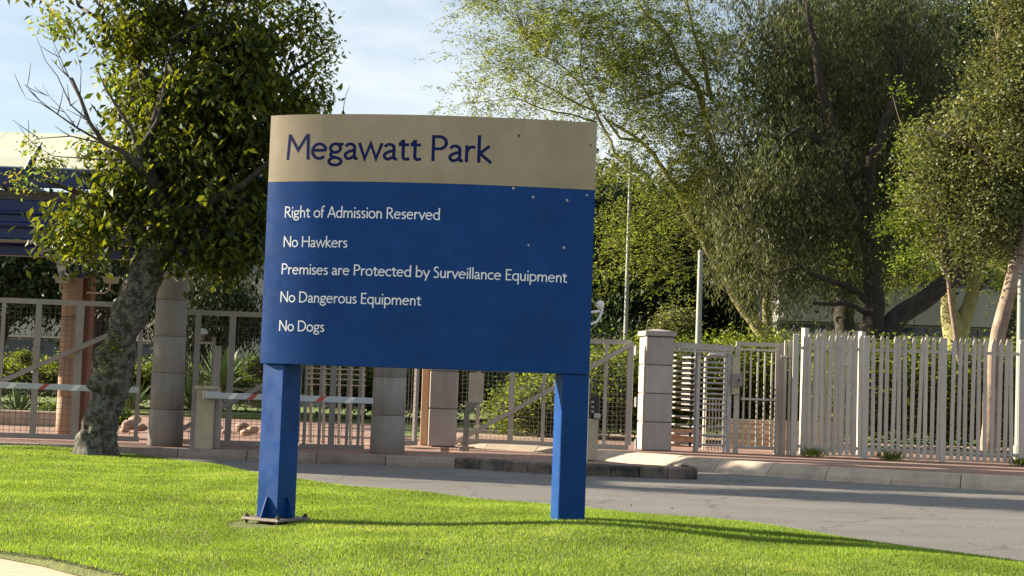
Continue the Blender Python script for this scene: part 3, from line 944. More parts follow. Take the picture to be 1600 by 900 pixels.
# slim pilaster beside the beige column
a = P(655, 697, 27.1)
MB_p = MB().cbox((a.x + .07, 27.25, 1.7), (0.13, 0.3, 3.1), 0.01).build('pilaster', M['brown_column'])
tag(MB_p, 'slim brown pilaster close against the beige block column', 'pilaster')
# blue collars under the canopy
for cx_, Y in ((252, 23.69), (602, 23.8)):
    p = P(cx_, 420, Y)
# round brown column at far left with its square partner
r = thing('round_column', 'round sunlit brown column behind the left mesh gate', 'column', (P(98, 684, 25.6).x, 25.8, .14))
ctr = P(96, 684, 25.6)
zt = P(100, 432, 25.6).z
for i in range(4):
    z0 = 0.14 + (zt - 0.14) * i / 4; z1 = 0.14 + (zt - 0.14) * (i + 1) / 4
    MB().tube([(ctr.x, 25.8, z0 + .004), (ctr.x, 25.8, z0 + .012), (ctr.x, 25.8, z1 - .012), (ctr.x, 25.8, z1 - .004)], [.155, .165, .165, .155], 22).build('drum', M['brown_column'], r)
ctr2 = P(119, 684, 26.0)
r2 = MB().cbox((ctr2.x, 26.15, (zt + .2) / 2 + .05), (0.24, 0.3, zt - .1), 0.01).build('square_column', M['red_column'])
tag(r2, 'reddish brown square column just behind the round brown column', 'column')

# ------------------------------------------------------------------ canopy
can = thing('gatehouse_canopy', 'dark blue steel canopy with pale sheet roof over the entrance gates', 'canopy', (-8, 26, 0))
xl, xr = -13.0, -1.35
def zc_(px, py, Y): return P(px, py, Y).z
def beam(y, z0, z1, dp, name='beam', mat=None, x0=None, x1=None):
    MB().cbox(((x0 or xl) / 2 + (x1 or xr) / 2, y + dp / 2, (z0 + z1) / 2), ((x1 or xr) - (x0 or xl), dp, z1 - z0), 0.015).build(name, mat or M['canopy_blue'], can)
Yc = 24.3
z395, z378, z310, z298, z265, z208 = [zc_(40, q, Yc) for q in (397, 378, 312, 300, 265, 210)]
beam(Yc + .35, z395 + .0, z378 - 0.03, 0.25, 'lower_beam')
beam(Yc, z378 + .04, z310, 0.22, 'main_beam')
MB().tube([(xl, Yc - .03, zc_(40, 333, Yc)), (xr, Yc - .03, zc_(40, 333, Yc))], 0.035, 8).build('pipe', M['canopy_blue'], can)
MB().tube([(xl, Yc - .05, zc_(40, 352, Yc)), (xr, Yc - .05, zc_(40, 352, Yc))], 0.05, 8).build('pipe', M['canopy_blue'], can)
beam(Yc - .02, z378, z378 + .035, 0.3, 'ledge', M['soffit'])
beam(Yc + .25, z310 + .01, z298 + 0.05, 0.2, 'soffit_strip', M['soffit'])
beam(Yc - .25, z298 + .06, z265, 0.16, 'gutter')
# back beams and cross beams
for yy in (26.9,):
    beam(yy, z378, z298, 0.2, 'rear_beam')
for i in range(6):
    x = xl + 0.8 + i * 2.0
    MB().box((x, 25.7, (z298 + z265) / 2), (0.12, 2.6, 0.22)).build('rafter', M['canopy_blue'], can)
# sheet roof: from the gutter up to a ridge, in separate sheets
for i in range(8):
    x0 = xl + (xr - xl) * i / 8 + .004; x1 = xl + (xr - xl) * (i + 1) / 8 - .004
    pr = [(Yc - .2, z265 + .02), (Yc + .15, z265 + .22), (Yc + .75, z265 + .45), (Yc + 1.5, z208 + .26), (Yc + 3.1, z208 + .3)]
    vs = []
    for y, z in pr: vs += [(x0, y, z), (x1, y, z), (x0, y, z - .03), (x1, y, z - .03)]
    fs = []
    for q in range(len(pr) - 1):
        a = q * 4
        fs += [(a, a + 1, a + 5, a + 4), (a + 2, a + 6, a + 7, a + 3), (a, a + 4, a + 6, a + 2), (a + 1, a + 3, a + 7, a + 5)]
    fs += [(0, 2, 3, 1), (len(vs) - 4, len(vs) - 3, len(vs) - 1, len(vs) - 2)]
    MB().add(vs, fs, False).build('roof_sheet', M['canopy_sheet'], can)
for yy in np.arange(Yc - 1.4, 27.0, .62):  # end panels out of view, added to cast a solid shadow on the road
    MB().box((xl - .05, yy + .3, (z395 + z208) / 2 + .1), (.06, .6, z208 - z395 + .1)).build('unseen_shade_panel', M['canopy_blue'], can)
# strut with insulator-like joint at the gutter, brace below the main beam
q0, q1 = P(42, 266, Yc - .3), P(66, 222, Yc - .3)
m = MB().tube([q0, q0.lerp(q1, .45)], .06, 8); m.tube([q0.lerp(q1, .45), q0.lerp(q1, .85)], .04, 8); m.tube([q0.lerp(q1, .85), q1], .015, 6)
m.build('tie_rod', M['canopy_blue'], can)
MB().bar(P(62, 397, Yc + .1), P(72, 377, Yc + .1), .09, .05).build('brace', M['soffit'], can)
# collars on the columns
for px, Y, py in ((252, 23.69, 410), (602, 23.78, 410), (690, 27.0, 410)):
    q = P(px, py, Y)
    MB().cbox((q.x, Y, q.z + .08), (0.5, 0.5, 0.34), 0.02).build('collar', M['canopy_blue'], can)
q = P(116, 420, 26.0)
MB().tube([(q.x, 25.95, zt - .03), (q.x, 25.95, zt + .12), (q.x, 25.95, zt + .5)], [.2, .26, .3], 16).build('collar', M['canopy_blue'], can)

# ------------------------------------------------------------------ mesh gates
def mesh_gate(name, label, A, B, tl_, tr_, bl_, br_, verts, diag, spikes=False, group=None, wire=0.075, rail=0.08, mat=None, vw=0.06):
    """all points in pixels on the upright plane through A and B"""
    mat = mat or M['gate']
    n = Vector((B[1] - A[1], -(B[0] - A[0]), 0)).normalized()
    if n.y > 0: n = -n
    q = lambda p: PP(p[0], p[1], A, B)
    TL, TR, BL, BR = q(tl_), q(tr_), q(bl_), q(br_)
    # real gates are level: average heights
    zt_, zb_ = (TL.z + TR.z) / 2, (BL.z + BR.z) / 2
    x0, x1 = (TL + BL) / 2, (TR + BR) / 2
    u = Vector((x1.x - x0.x, x1.y - x0.y, 0)); L = u.length; u.normalize()
    o = Vector((x0.x, x0.y, 0))
    def W(s, z): return o + u * s + Vector((0, 0, z))
    g = thing(name, label, 'gate', W(L / 2, zb_), 0, group)
    MB().bar(W(0, zt_ - rail / 2), W(L, zt_ - rail / 2), rail, .05, n).build('top_rail', mat, g)
    MB().bar(W(0, zb_ + rail / 2), W(L, zb_ + rail / 2), rail, .05, n).build('bottom_rail', mat, g)
    def sx(px):
        p = q((px, (tl_[1] + bl_[1]) / 2))
        return (Vector((p.x, p.y, 0)) - o).dot(u)
    for v in verts:
        px, w = v if isinstance(v, tuple) else (v, vw)
        s_ = sx(px)
        MB().bar(W(s_, zb_ + rail), W(s_, zt_ - rail), w, .045, n).build('upright', mat, g)
    if diag:
        a, b = q(diag[0]), q(diag[1])
        MB().bar(a + n * .048, b + n * .048, .075, .045, n).build('diagonal_brace', mat, g)
    m = MB()
    s_ = wire / 2
    while s_ < L:
        m.bar(W(s_, zb_ + rail) - n * .028, W(s_, zt_ - rail) - n * .028, .006, .006, n)
        s_ += wire
    z = zb_ + rail + wire / 2
    while z < zt_ - rail:
        m.bar(W(0, z) - n * .035, W(L, z) - n * .035, .006, .006, n)
        z += wire
    w_ = m.build('wire_mesh', M['wire'] if mat is M['gate_lit'] else M['wire_shaded'], g); w_['kind'] = 'stuff'
    if spikes:
        m = MB()
        s_ = 0.05
        while s_ < L:
            m.bar(W(s_, zt_), W(s_ + .04, zt_ + .055), .008, .008, n)
            s_ += 0.1
        m.build('spike_strip', mat, g)['kind'] = 'stuff'
    return g
GA, GB = (-9.5, 23.9), (-3.0, 24.6)
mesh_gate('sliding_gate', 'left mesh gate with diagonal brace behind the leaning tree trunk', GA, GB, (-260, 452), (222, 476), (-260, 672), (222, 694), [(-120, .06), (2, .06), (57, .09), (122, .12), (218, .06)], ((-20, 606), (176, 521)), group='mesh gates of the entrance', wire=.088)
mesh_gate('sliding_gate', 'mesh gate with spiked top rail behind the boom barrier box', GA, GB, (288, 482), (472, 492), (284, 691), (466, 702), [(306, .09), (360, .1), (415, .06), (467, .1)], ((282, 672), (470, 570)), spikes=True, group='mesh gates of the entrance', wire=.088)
mesh_gate('pedestrian_mesh_gate', 'narrow mesh gate with many uprights seen under the sign', (-3.2, 24.7), (-2.0, 24.8), (474, 492), (574, 497), (470, 699), (572, 706), [(479, .05), (502, .05), (521, .1), (545, .05), (563, .05)], None, group='mesh gates of the entrance', wire=.088)
mesh_gate('mesh_panel', 'narrow mesh panel between the two middle block columns', (-1.8, 25.6), (-1.2, 26.6), (631, 497), (655, 499), (628, 695), (653, 697), [(651, .09)], None, group='mesh gates of the entrance', wire=.088)
# wide mesh gate hung on the capped column
mesh_gate('swing_gate', 'wide mesh gate with long diagonal brace hinged to the capped column', (-0.9, 27.75), (2.2, 27.1), (722, 522), (986, 533), (716, 690), (982, 704), [(748, .06), (800, .09), (850, .06), (946, .06), (984, .1)], ((712, 692), (990, 537)), spikes=True, group='mesh gates of the entrance', wire=.078, mat=M['gate_lit'])
for k_, (py) in enumerate((548, 628, 694)):
    p = P(993, py, 27.0)
    h = MB().cbox((p.x, 26.97, p.z), (0.05, 0.09, 0.16), 0.006)
    h.tube([(p.x, 26.9, p.z - .09), (p.x, 26.9, p.z + .09)], .017, 8)
    o = h.build('hinge', M['steel'], bpy.data.objects['swing_gate'])
# gate post (lit) behind hinges
# low inner fence visible behind the pedestrian gate
fr = thing('inner_barrier_frame', 'pale sunlit bar frame standing behind the narrow mesh gate', 'barrier', P(520, 700, 26.5))
for px in (487, 507, 531, 549, 568):
    MB().bar(P(px, 560, 26.5), P(px - 2, 697, 26.5), .045, .04).build('upright', M['postpaint'], fr)
for py in (556, 568, 576, 584, 592, 601, 697):
    MB().bar(P(478, py - 1, 26.54), P(572, py + 2, 26.54), .02, .02).build('cross_bar', M['postpaint'], fr)

# ------------------------------------------------------------------ turnstile and pedestrian gate
TY = 27.35
tz = 0.195
ts = thing('turnstile', 'full height galvanised turnstile beside the capped column', 'turnstile', P(1092, 702, TY))
def V2(px, py, Y=TY): return P(px, py, Y)
MB().bar(V2(1046, 539), V2(1146, 545), .11, .14).build('header_beam', M['gate_lit'], ts)
MB().bar(V2(1047, 547, TY - .1), V2(1143, 552, TY - .1), .03, .05).build('header_trim', M['steel'], ts)
for px, w in ((1139, .07), (1132, .04)):
    top, bot = V2(px + 2, 552), V2(px - 1, 703)
    MB().bar((top.x, TY, top.z), (top.x, TY, tz), w, .06).build('frame_post', M['steel'], ts)
c = V2(1089, 620)
MB().tube([(c.x, TY, tz), (c.x, TY, V2(1089, 546).z)], .05, 12).build('rotor_column', M['steel'], ts)
ys = [557, 566, 574, 582, 590, 598, 607, 615, 623, 631, 640, 653, 666, 680, 695]
for y_ in ys:
    z = V2(1100, y_).z
    xr_ = V2(1135, 620).x
    MB().tube([(c.x, TY, z), (xr_, TY - .02, z)], .019, 8).build('rotor_arm', M['steel'], ts)
    xl_ = V2(1050, 620).x
    xm_ = V2(1077, 620).x
    MB().tube([(xl_, TY + .25, z + .01), (xm_, TY - .12, z + .01)], .019, 8).build('rotor_arm', M['gate_lit'], ts)
    MB().tube([(xm_, TY - .13, z + .01), (xm_ + .04, TY - .14, z + .01)], .036, 8).build('end_cap', M['black'], ts)
    MB().tube([(c.x, TY, z - .02), (c.x - .2, TY + .55, z - .02)], .019, 8).build('rotor_arm', M['steel'], ts)
cg = MB()
for px in range(1104, 1134, 5):
    a = V2(px, 622, TY + .9)
    cg.tube([(a.x, TY + .9, tz), (a.x, TY + .9, a.z)], .012, 6)
a0, a1 = V2(1102, 622, TY + .9), V2(1134, 622, TY + .9)
cg.bar((a0.x, TY + .9, a0.z), (a1.x, TY + .9, a0.z), .03, .03)
cg.build('cage', M['postpaint'], ts)
hz = V2(1100, 553, TY + 1.2)
h0, h1 = V2(1103, 560, TY + 1.2), V2(1134, 560, TY + 1.2)
MB().tube([(h0.x, TY + 1.2, tz), (h0.x, TY + 1.2, hz.z - .08), (h0.x + .08, TY + 1.2, hz.z), (h1.x - .08, TY + 1.2, hz.z), (h1.x, TY + 1.2, hz.z - .08), (h1.x, TY + 1.2, tz)], .03, 8).build('hoop', M['postpaint'], ts)

pg = thing('pedestrian_gate', 'narrow barred pedestrian gate between the turnstile and the palisade fence', 'gate', P(1186, 702, 27.3))
PY = 27.3
def VV(px, py): return P(px, py, PY)
zt_ = VV(1185, 538).z
xs_ = {k: VV(k, 620).x for k in (1151, 1162, 1172, 1183, 1194, 1205, 1213, 1220)}
zb_ = VV(1185, 702).z
MB().bar((xs_[1151] - .03, PY, zt_), (xs_[1220] + .04, PY, zt_), .075, .06).build('top_rail', M['gate_lit'], pg)
MB().bar((xs_[1151], PY - .01, zt_ - .1), (xs_[1213], PY - .01, zt_ - .1), .04, .05).build('top_rail', M['postpaint'], pg)
MB().bar((xs_[1151], PY, zb_ + .03), (xs_[1213], PY, zb_ + .03), .045, .05).build('bottom_rail', M['gate_lit'], pg)
MB().bar((xs_[1162] - .05, PY - .02, VV(1185, 624).z), (xs_[1213], PY - .02, VV(1185, 624).z), .035, .05).build('middle_rail', M['postpaint'], pg)
for k_, w in ((1151, .09), (1213, .05), (1220, .08)):
    MB().bar((xs_[k_], PY, tz), (xs_[k_], PY, zt_ - .04), w, .06).build('gate_post', M['gate_lit'], pg)
for k_ in (1162, 1172, 1183, 1194, 1205):
    MB().tube([(xs_[k_], PY, zb_ + .03), (xs_[k_], PY, zt_ - .1)], .017, 8).build('bar', M['postpaint'], pg)
a = VV(1151, 587)
MB().cbox((a.x - .02, PY - .06, a.z), (.13, .05, .66), .005).build('lock_plate', M['beige_box'], pg)
a = VV(1150, 594)
lk = MB().cbox((a.x, PY - .11, a.z), (.19, .06, .22), .006).build('lock_box', M['soffit'], pg)
MB().tube([(a.x + .03, PY - .145, a.z), (a.x + .03, PY - .17, a.z)], .02, 8).build('keyhole', M['black'], lk)

# ------------------------------------------------------------------ palisade fence
def pale_mesh(h):
    prof = [(-.034, 0), (-.012, -.014), (.012, -.014), (.034, 0), (.030, .005), (.011, -.008), (-.011, -.008), (-.030, .005)]
    vs = []
    for z, sc, off in ((0, 1, 0), (h - .10, 1, 0), (h - .03, .75, -.018), (h, .22, -.045)):
        vs += [(x * sc, y * sc + off, z) for x, y in prof]
    fs = []
    for r_ in range(3):
        for k in range(8):
            a, b = r_ * 8 + k, r_ * 8 + (k + 1) % 8
            fs.append((a, b, b + 8, a + 8))
    fs += [(7, 6, 5, 4, 3, 2, 1, 0), (24, 25, 26, 27, 28, 29, 30, 31)]
    return MB().add(vs, fs)
def palisade(label, A, B, pxs, ztop_px, zb, posts, step, group, post_w=.1, x_end=None, h=None):
    u = Vector((B[0] - A[0], B[1] - A[1], 0)).normalized()
    n = Vector((u.y, -u.x, 0))
    ang = math.atan2(u.y, u.x)
    f = thing('palisade_fence', label, 'fence', (A[0], A[1], zb), 0, group)
    s_of = lambda px: (lambda p: (Vector((p.x - A[0], p.y - A[1], 0)).dot(u)))(PP(px, 620, A, B))
    ht = h or (PP(ztop_px[0], ztop_px[1], A, B).z - zb)
    W = lambda s_, z, o=0: Vector((A[0], A[1], 0)) + u * s_ + n * o + Vector((0, 0, z))
    ps = [s_of(p) for p in posts]
    if x_end: ps += x_end
    for p in ps:
        c = W(p, zb + (ht - .03) / 2)
        MB().cbox(c, (post_w, post_w, ht - .03), .006, ang).build('fence_post', M['postpaint'], f)
    s0, s1 = s_of(pxs[0]), (s_of(pxs[1]) if not x_end else x_end[-1])
    for z in (zb + ht - .27, zb + .17):
        for a, b in zip([s0] + [p for p in ps if s0 < p < s1], [p for p in ps if s0 < p < s1] + [s1]):
            MB().bar(W(a + .05, z, -.0), W(b - .05, z, -.0), .055, .03, n).build('rail', M['pale'], f)
    me = pale_mesh(ht - .05).mesh('pale'); me.materials.append(M['pale'])
    s_ = s0 + step * .7
    while s_ < s1:
        if min(abs(s_ - p) for p in ps) > post_w / 2 + .025:
            o = piece(me, 'pale', f, W(s_, zb + .03 + random.uniform(-.01, .01), .03), ang + random.uniform(-.05, .05))
            o.rotation_euler[1] = random.gauss(0, .009)
        s_ += step * random.uniform(.96, 1.04)
    return f
FA, FB = (4.91, 26.8), (8.67, 26.0)
palisade('cream palisade fence along the red pavement right of the pedestrian gate', FA, FB, (1238, 1620), (1420, 524), 0.2, [1242, 1353, 1474, 1597], .108, 'palisade fences', x_end=[5.25, 6.6])
palisade('short palisade return just behind the first section of the cream fence', (5.0, 27.6), (6.4, 28.4), (1256, 1340), (1300, 527), 0.2, [1256, 1345], .105, 'palisade fences', h=2.3)
# twin posts left of the fence
r = thing('fence_stanchion', 'pair of flat steel posts between the pedestrian gate and the cream fence', 'posts', P(1231, 708, 27.1))
for px, w, mt in ((1226, .045, 'pale'), (1233, .04, 'postpaint'), (1239, .06, 'pale')):
    a = P(px, 620, 27.1)
    MB().bar((a.x, 27.1, .2), (a.x, 27.1, P(px, 532, 27.1).z), w, .05).build('flat_post', M[mt], r)
a = P(1229, 557, 27.08)
MB().cbox(a, (.2, .04, .035), .004).build('bracket', M['steel'], r)

# ------------------------------------------------------------------ brick walls
def brick_wall(label, cat, A, B, zb, rows_, bl, bh, mat, dp=.11):
    u = Vector((B[0] - A[0], B[1] - A[1], 0)); L = u.length; u.normalize()
    ang = math.atan2(u.y, u.x)
    w = thing('brick_wall', label, cat, (A[0], A[1], zb))
    mid = Vector(((A[0] + B[0]) / 2, (A[1] + B[1]) / 2, zb + rows_ * bh / 2 - .003))
    MB().box(mid, (L, dp - .02, rows_ * bh - .006), ang).build('mortar', M['mortar'], w)
    me = MB().cbox((0, 0, 0), (bl - .012, dp, bh - .012), .004).mesh('brick'); me.materials.append(mat)
    hm = MB().cbox((0, 0, 0), (bl / 2 - .012, dp, bh - .012), .004).mesh('brick'); hm.materials.append(mat)
    for r_ in range(rows_):
        s_ = bl / 2 if r_ % 2 else 0
        if r_ % 2: piece(hm, 'brick', w, Vector((A[0], A[1], zb + (r_ + .5) * bh)) + u * bl / 4, ang)
        while s_ + bl <= L + .01:
            piece(me, 'brick', w, Vector((A[0], A[1], zb + (r_ + .5) * bh)) + u * (s_ + bl / 2), ang)
            s_ += bl
    return w
a, b = P(1140, 690, 29.5), P(1300, 695, 29.5)
brick_wall('low beige brick wall behind the barred pedestrian gate', 'wall', (a.x, 29.7), (b.x, 29.3), .19, 6, .225, .095, M['brick'])
a, b = P(1046, 690, 29.3), P(1104, 690, 29.3)
brick_wall('low reddish brick wall seen through the turnstile arms', 'wall', (a.x, 29.6), (b.x, 29.6), .19, 4, .225, .085, M['red_brick'])
a, b = P(-60, 668, 30), P(92, 668, 30)
mb = MB().cbox(((a.x + b.x) / 2, 30, .26), (b.x - a.x, .25, .34), .02)
tag(mb.build('planter_edging', M['kerb_pale']), 'low pale planter edging behind the left mesh gate', 'edging')
# loose brick on the paving
p = G(695, 706, .16)
tag(MB().cbox((p.x, p.y, .2), (.13, .08, .075), .008, .2).build('loose_brick', M['red_brick']), 'single loose brick lying on the island paving', 'brick')

# ------------------------------------------------------------------ boom barriers
def boom(label, p0, p1, Y, stripes, group):
    A, B = P(p0[0], p0[1], Y), P(p1[0], p1[1], Y)
    z = (A.z + B.z) / 2
    r = thing('boom_arm', label, 'boom arm', (A.x, Y, z), 0, group)
    MB().cbox(((A.x + B.x) / 2, Y, z), (B.x - A.x, .05, .09), .008).build('arm', M['boom'], r)
    for px, mt in stripes:
        x = P(px, p0[1], Y).x
        vs = [(x - .09, Y - .027, z - .045), (x + .0, Y - .027, z - .045), (x + .09, Y - .027, z + .045), (x, Y - .027, z + .045)]
        MB().add(vs + [(a_[0], a_[1] + .001, a_[2]) for a_ in vs], [(0, 1, 2, 3), (7, 6, 5, 4), (0, 4, 5, 1), (1, 5, 6, 2), (2, 6, 7, 3), (3, 7, 4, 0)]).build('stripe', M[mt], r)
    return r
boom('white boom arm with a red stripe behind the tree trunk', (-260, 594), (217, 608), 22.95, [(-80, 'red'), (-20, 'white_paint'), (20, 'white_paint'), (70, 'red'), (120, 'white_paint')], 'boom barrier arms')
boom('white boom arm with a red stripe reaching right from the barrier box', (322, 617), (583, 627), 22.75, [(365, 'white_paint'), (395, 'red'), (440, 'white_paint'), (502, 'red'), (548, 'white_paint')], 'boom barrier arms')
bx = thing('barrier_box', 'beige boom barrier box standing beside the grey block column', 'barrier box', P(318, 704, 22.95))
a = P(318, 652, 22.95)
zt_ = P(318, 608, 22.95).z
MB().cbox((a.x, 23.15, (zt_ + .14) / 2), (.27, .36, zt_ - .14), .01).build('cabinet', M['beige_box'], bx)
MB().cbox((a.x - .155, 23.13, (zt_ + .18) / 2), (.06, .34, zt_ - .1), .008).build('side_cover', M['soffit'], bx)
MB().cbox((a.x + .17, 23.2, (zt_ + .10) / 2), (.07, .2, zt_ - .2), .008).build('side_cover', M['gate'], bx)
MB().cbox((a.x - .01, 23.14, zt_ + .02), (.31, .4, .05), .01).build('lid', M['beige_box'], bx)
q = P(330, 617, 22.9)
MB().cbox((q.x, 22.93, q.z), (.24, .1, .13), .01).build('arm_clamp', M['steel'], bx)
MB().bar((q.x - .03, 23.4, .15), (q.x - .03, 23.4, P(330, 540, 23.4).z), .1, .08).build('rear_post', M['gate'], bx)

# card reader pole and box (right of the beige column)
cr2 = thing('card_reader', 'tall card reader with angular beige housing on a slim post', 'card reader', P(728, 697, 25.2))
a = P(740, 600, 25.2)
RY = 25.2
f_ = lambda px, py: P(px, py, RY)
ca, cb = f_(731, 582), f_(752, 630)
MB().cbox(((ca.x + cb.x) / 2 + .02, RY + .12, (ca.z + cb.z) / 2), (cb.x - ca.x, .26, ca.z - cb.z), .008).build('housing', M['beige_box'], cr2)
e0, e1, e2 = f_(727, 629), f_(750, 630), f_(727, 646)
m = MB()
tri = [e0, e1, f_(736, 640), e2]
m.add([p + Vector((0, -.02, 0)) for p in tri] + [p + Vector((0, .22, 0)) for p in tri], [(0, 1, 2, 3), (7, 6, 5, 4), (0, 4, 5, 1), (1, 5, 6, 2), (2, 6, 7, 3), (3, 7, 4, 0)])
m.build('hood', M['plate'], cr2)
t0 = f_(729, 645)
MB().box((t0.x, RY + .05, (t0.z + .16) / 2), (.09, .09, t0.z - .16)).build('post', M['plate'], cr2)
MB().cbox((t0.x - .02, RY + .05, .19), (.17, .17, .07), .006).build('foot', M['plate'], cr2)
sc = thing('intercom_pedestal', 'beige pedestal with dark intercom and small camera beside the right sign post', 'intercom', P(925, 716, 23.8))
IY = 23.6
a, b = P(918, 717, IY), P(934, 655, IY)
MB().cbox(((a.x + b.x) / 2, IY + .1, (.15 + b.z) / 2), (b.x - a.x + .02, .2, b.z - .15), .01).build('pedestal', M['beige_box'], sc)
t1 = P(926, 622, IY)
MB().cbox(((a.x + b.x) / 2 + .02, IY + .1, (t1.z + b.z) / 2 + .03), (.13, .12, t1.z - b.z), .006).build('intercom', M['black'], sc)
MB().cbox(P(933, 650, IY - .02), (.1, .12, .08), .01).build('camera', M['steel'], sc)
for py in (628, 636, 643):
    MB().cbox(P(926, py, IY + .03), (.04, .012, .03), .002).build('button', M['steel'], sc)
a = P(915, 717, 23.2)
tag(MB().cbox((a.x, 23.2, (.15 + P(915, 590, 23.2).z) / 2), (.045, .045, P(915, 590, 23.2).z - .15), .004).build('white_pole', M['white_paint']), 'slim white pole just right of the right sign post', 'pole')

# ------------------------------------------------------------------ cameras and lamps
def cctv(label, body, arm, Y, group='security cameras', tilt=0.0):
    r = thing('security_camera', label, 'security camera', P(body[0], body[1], Y), 0, group)
    c = P(body[0], body[1], Y)
    m = MB()
    L_, h_ = body[2] * Y / FPX, body[3] * Y / FPX
    vs = [(c.x - L_ / 2, Y - .06, c.z + h_ / 2), (c.x + L_ / 2, Y - .06, c.z + h_ / 2), (c.x + L_ * .42, Y - .06, c.z - h_ / 2), (c.x - L_ * .36, Y - .06, c.z - h_ / 2)]
    m.add(vs + [(x, y + .12, z) for x, y, z in vs], [(0, 1, 2, 3), (7, 6, 5, 4), (0, 4, 5, 1), (1, 5, 6, 2), (2, 6, 7, 3), (3, 7, 4, 0)])
    m.build('housing', M['white_paint'] if body[4] else M['beige_box'], r)
    MB().cbox((c.x, Y, c.z + h_ / 2 + .008), (L_ + .06, .16, .014), .003).build('sun_shield', M['white_paint'] if body[4] else M['beige_box'], r)
    MB().tube([(c.x - L_ * .37, Y, c.z), (c.x - L_ * .48, Y, c.z)], h_ * .33, 10).build('lens', M['black'], r)
    MB().tube([P(x, y, Y) for x, y in arm], .017, 8).build('bracket', M['white_paint'] if body[4] else M['beige_box'], r)
cctv('security camera on the left side of the round brown column', (97, 438, 22, 8, False), [(95, 442), (94, 452), (99, 458), (106, 459)], 25.5)
cctv('security camera on a curved arm right of the brown columns', (173, 438, 24, 9, False), [(172, 443), (171, 453), (163, 458), (136, 457)], 25.6)
cctv('security camera on the right face of the tall grey column', (292, 431, 12, 10, False), [(293, 437), (293, 446), (289, 451), (281, 452)], 23.8)
cctv('small white camera on a bracket beside the blue collar', (97, 420, 9, 7, True), [(99, 423), (103, 428), (108, 430)], 25.4)
# swan neck camera right of the sign with its post
pc = thing('dome_camera_post', 'white dome camera on a swan neck arm beside the right edge of the sign', 'security camera', (P(902, 700, 26.2).x, 26.2, .2))
MB().tube([(P(905, 700, 26.2).x, 26.2, .2), (P(905, 700, 26.2).x, 26.2, P(905, 492, 26.2).z)], .05, 10).build('mast', M['white_paint'], pc)
MB().tube([P(x, y, 26.2) for x, y in ((905, 506), (922, 507), (932, 503), (938, 494), (941, 484), (939, 478))], .022, 8).build('swan_neck', M['white_paint'], pc)
MB().tube([P(x, y, 26.2) for x, y in ((905, 489), (922, 488), (938, 486))], .022, 8).build('side_arm', M['white_paint'], pc)
d0 = P(938, 476, 26.2)
MB().tube([d0 + Vector((0, 0, .07)), d0 + Vector((0, 0, .05)), d0, d0 - Vector((0, 0, .05)), d0 - Vector((0, 0, .08))], [.02, .06, .07, .055, .02], 12).build('dome', M['white_paint'], pc)
# mushroom lamp on a bracket behind gate
ml = thing('dome_lamp', 'white mushroom shaped dome lamp on a bracket behind the barrier box', 'lamp', P(318, 530, 24.9))
d0 = P(317, 520, 24.9)
MB().tube([d0 + Vector((0, 0, .07)), d0 + Vector((0, 0, .055)), d0 + Vector((0, 0, .0)), d0 - Vector((0, 0, .02))], [.02, .055, .08, .07], 14).build('dome', M['white_paint'], ml)
MB().tube([d0 - Vector((0, 0, .02)), d0 - Vector((0, 0, .12))], [.045, .03], 10).build('neck', M['plate'], ml)
MB().bar(P(312, 535, 24.9), P(334, 536, 24.9), .04, .04).build('arm', M['postpaint'], ml)
MB().bar(P(334, 526, 24.95), P(331, 700, 24.95), .05, .05).build('mast', M['gate'], ml)

def lamp_post(label, px, ytop, ybot, Y, r_):
    a, b = P(px[0], ytop, Y), P(px[1], ybot, Y)
    x = (a.x + b.x) / 2
    t = thing('light_mast', label, 'pole', (x, Y, .2), 0, 'grey light masts behind the gates')
    zt = a.z
    MB().tube([(x, Y, .1), (x, Y, zt * .5), (x, Y, zt)], [r_ * 1.15, r_, r_ * .8], 12).build('mast', M['lamp_green'], t)
    MB().tube([(x, Y, .1), (x, Y, .45)], r_ * 1.6, 12).build('base_sleeve', M['lamp_green'], t)
    MB().tube([(x, Y, zt - .01), (x, Y, zt + .06)], [r_ * 1.1, r_ * .5], 12).build('finial', M['lamp_green'], t)
lamp_post('tall thin grey light mast just right of the sign', (984, 979), 250, 525, 36.5, .05)
lamp_post('shorter grey light mast rising left of the large willowy tree', (1096, 1090), 395, 530, 32.0, .065)
lamp_post('thick grey light mast beside the leaning brown trunk', (1601, 1590), 395, 520, 29.0, .075)

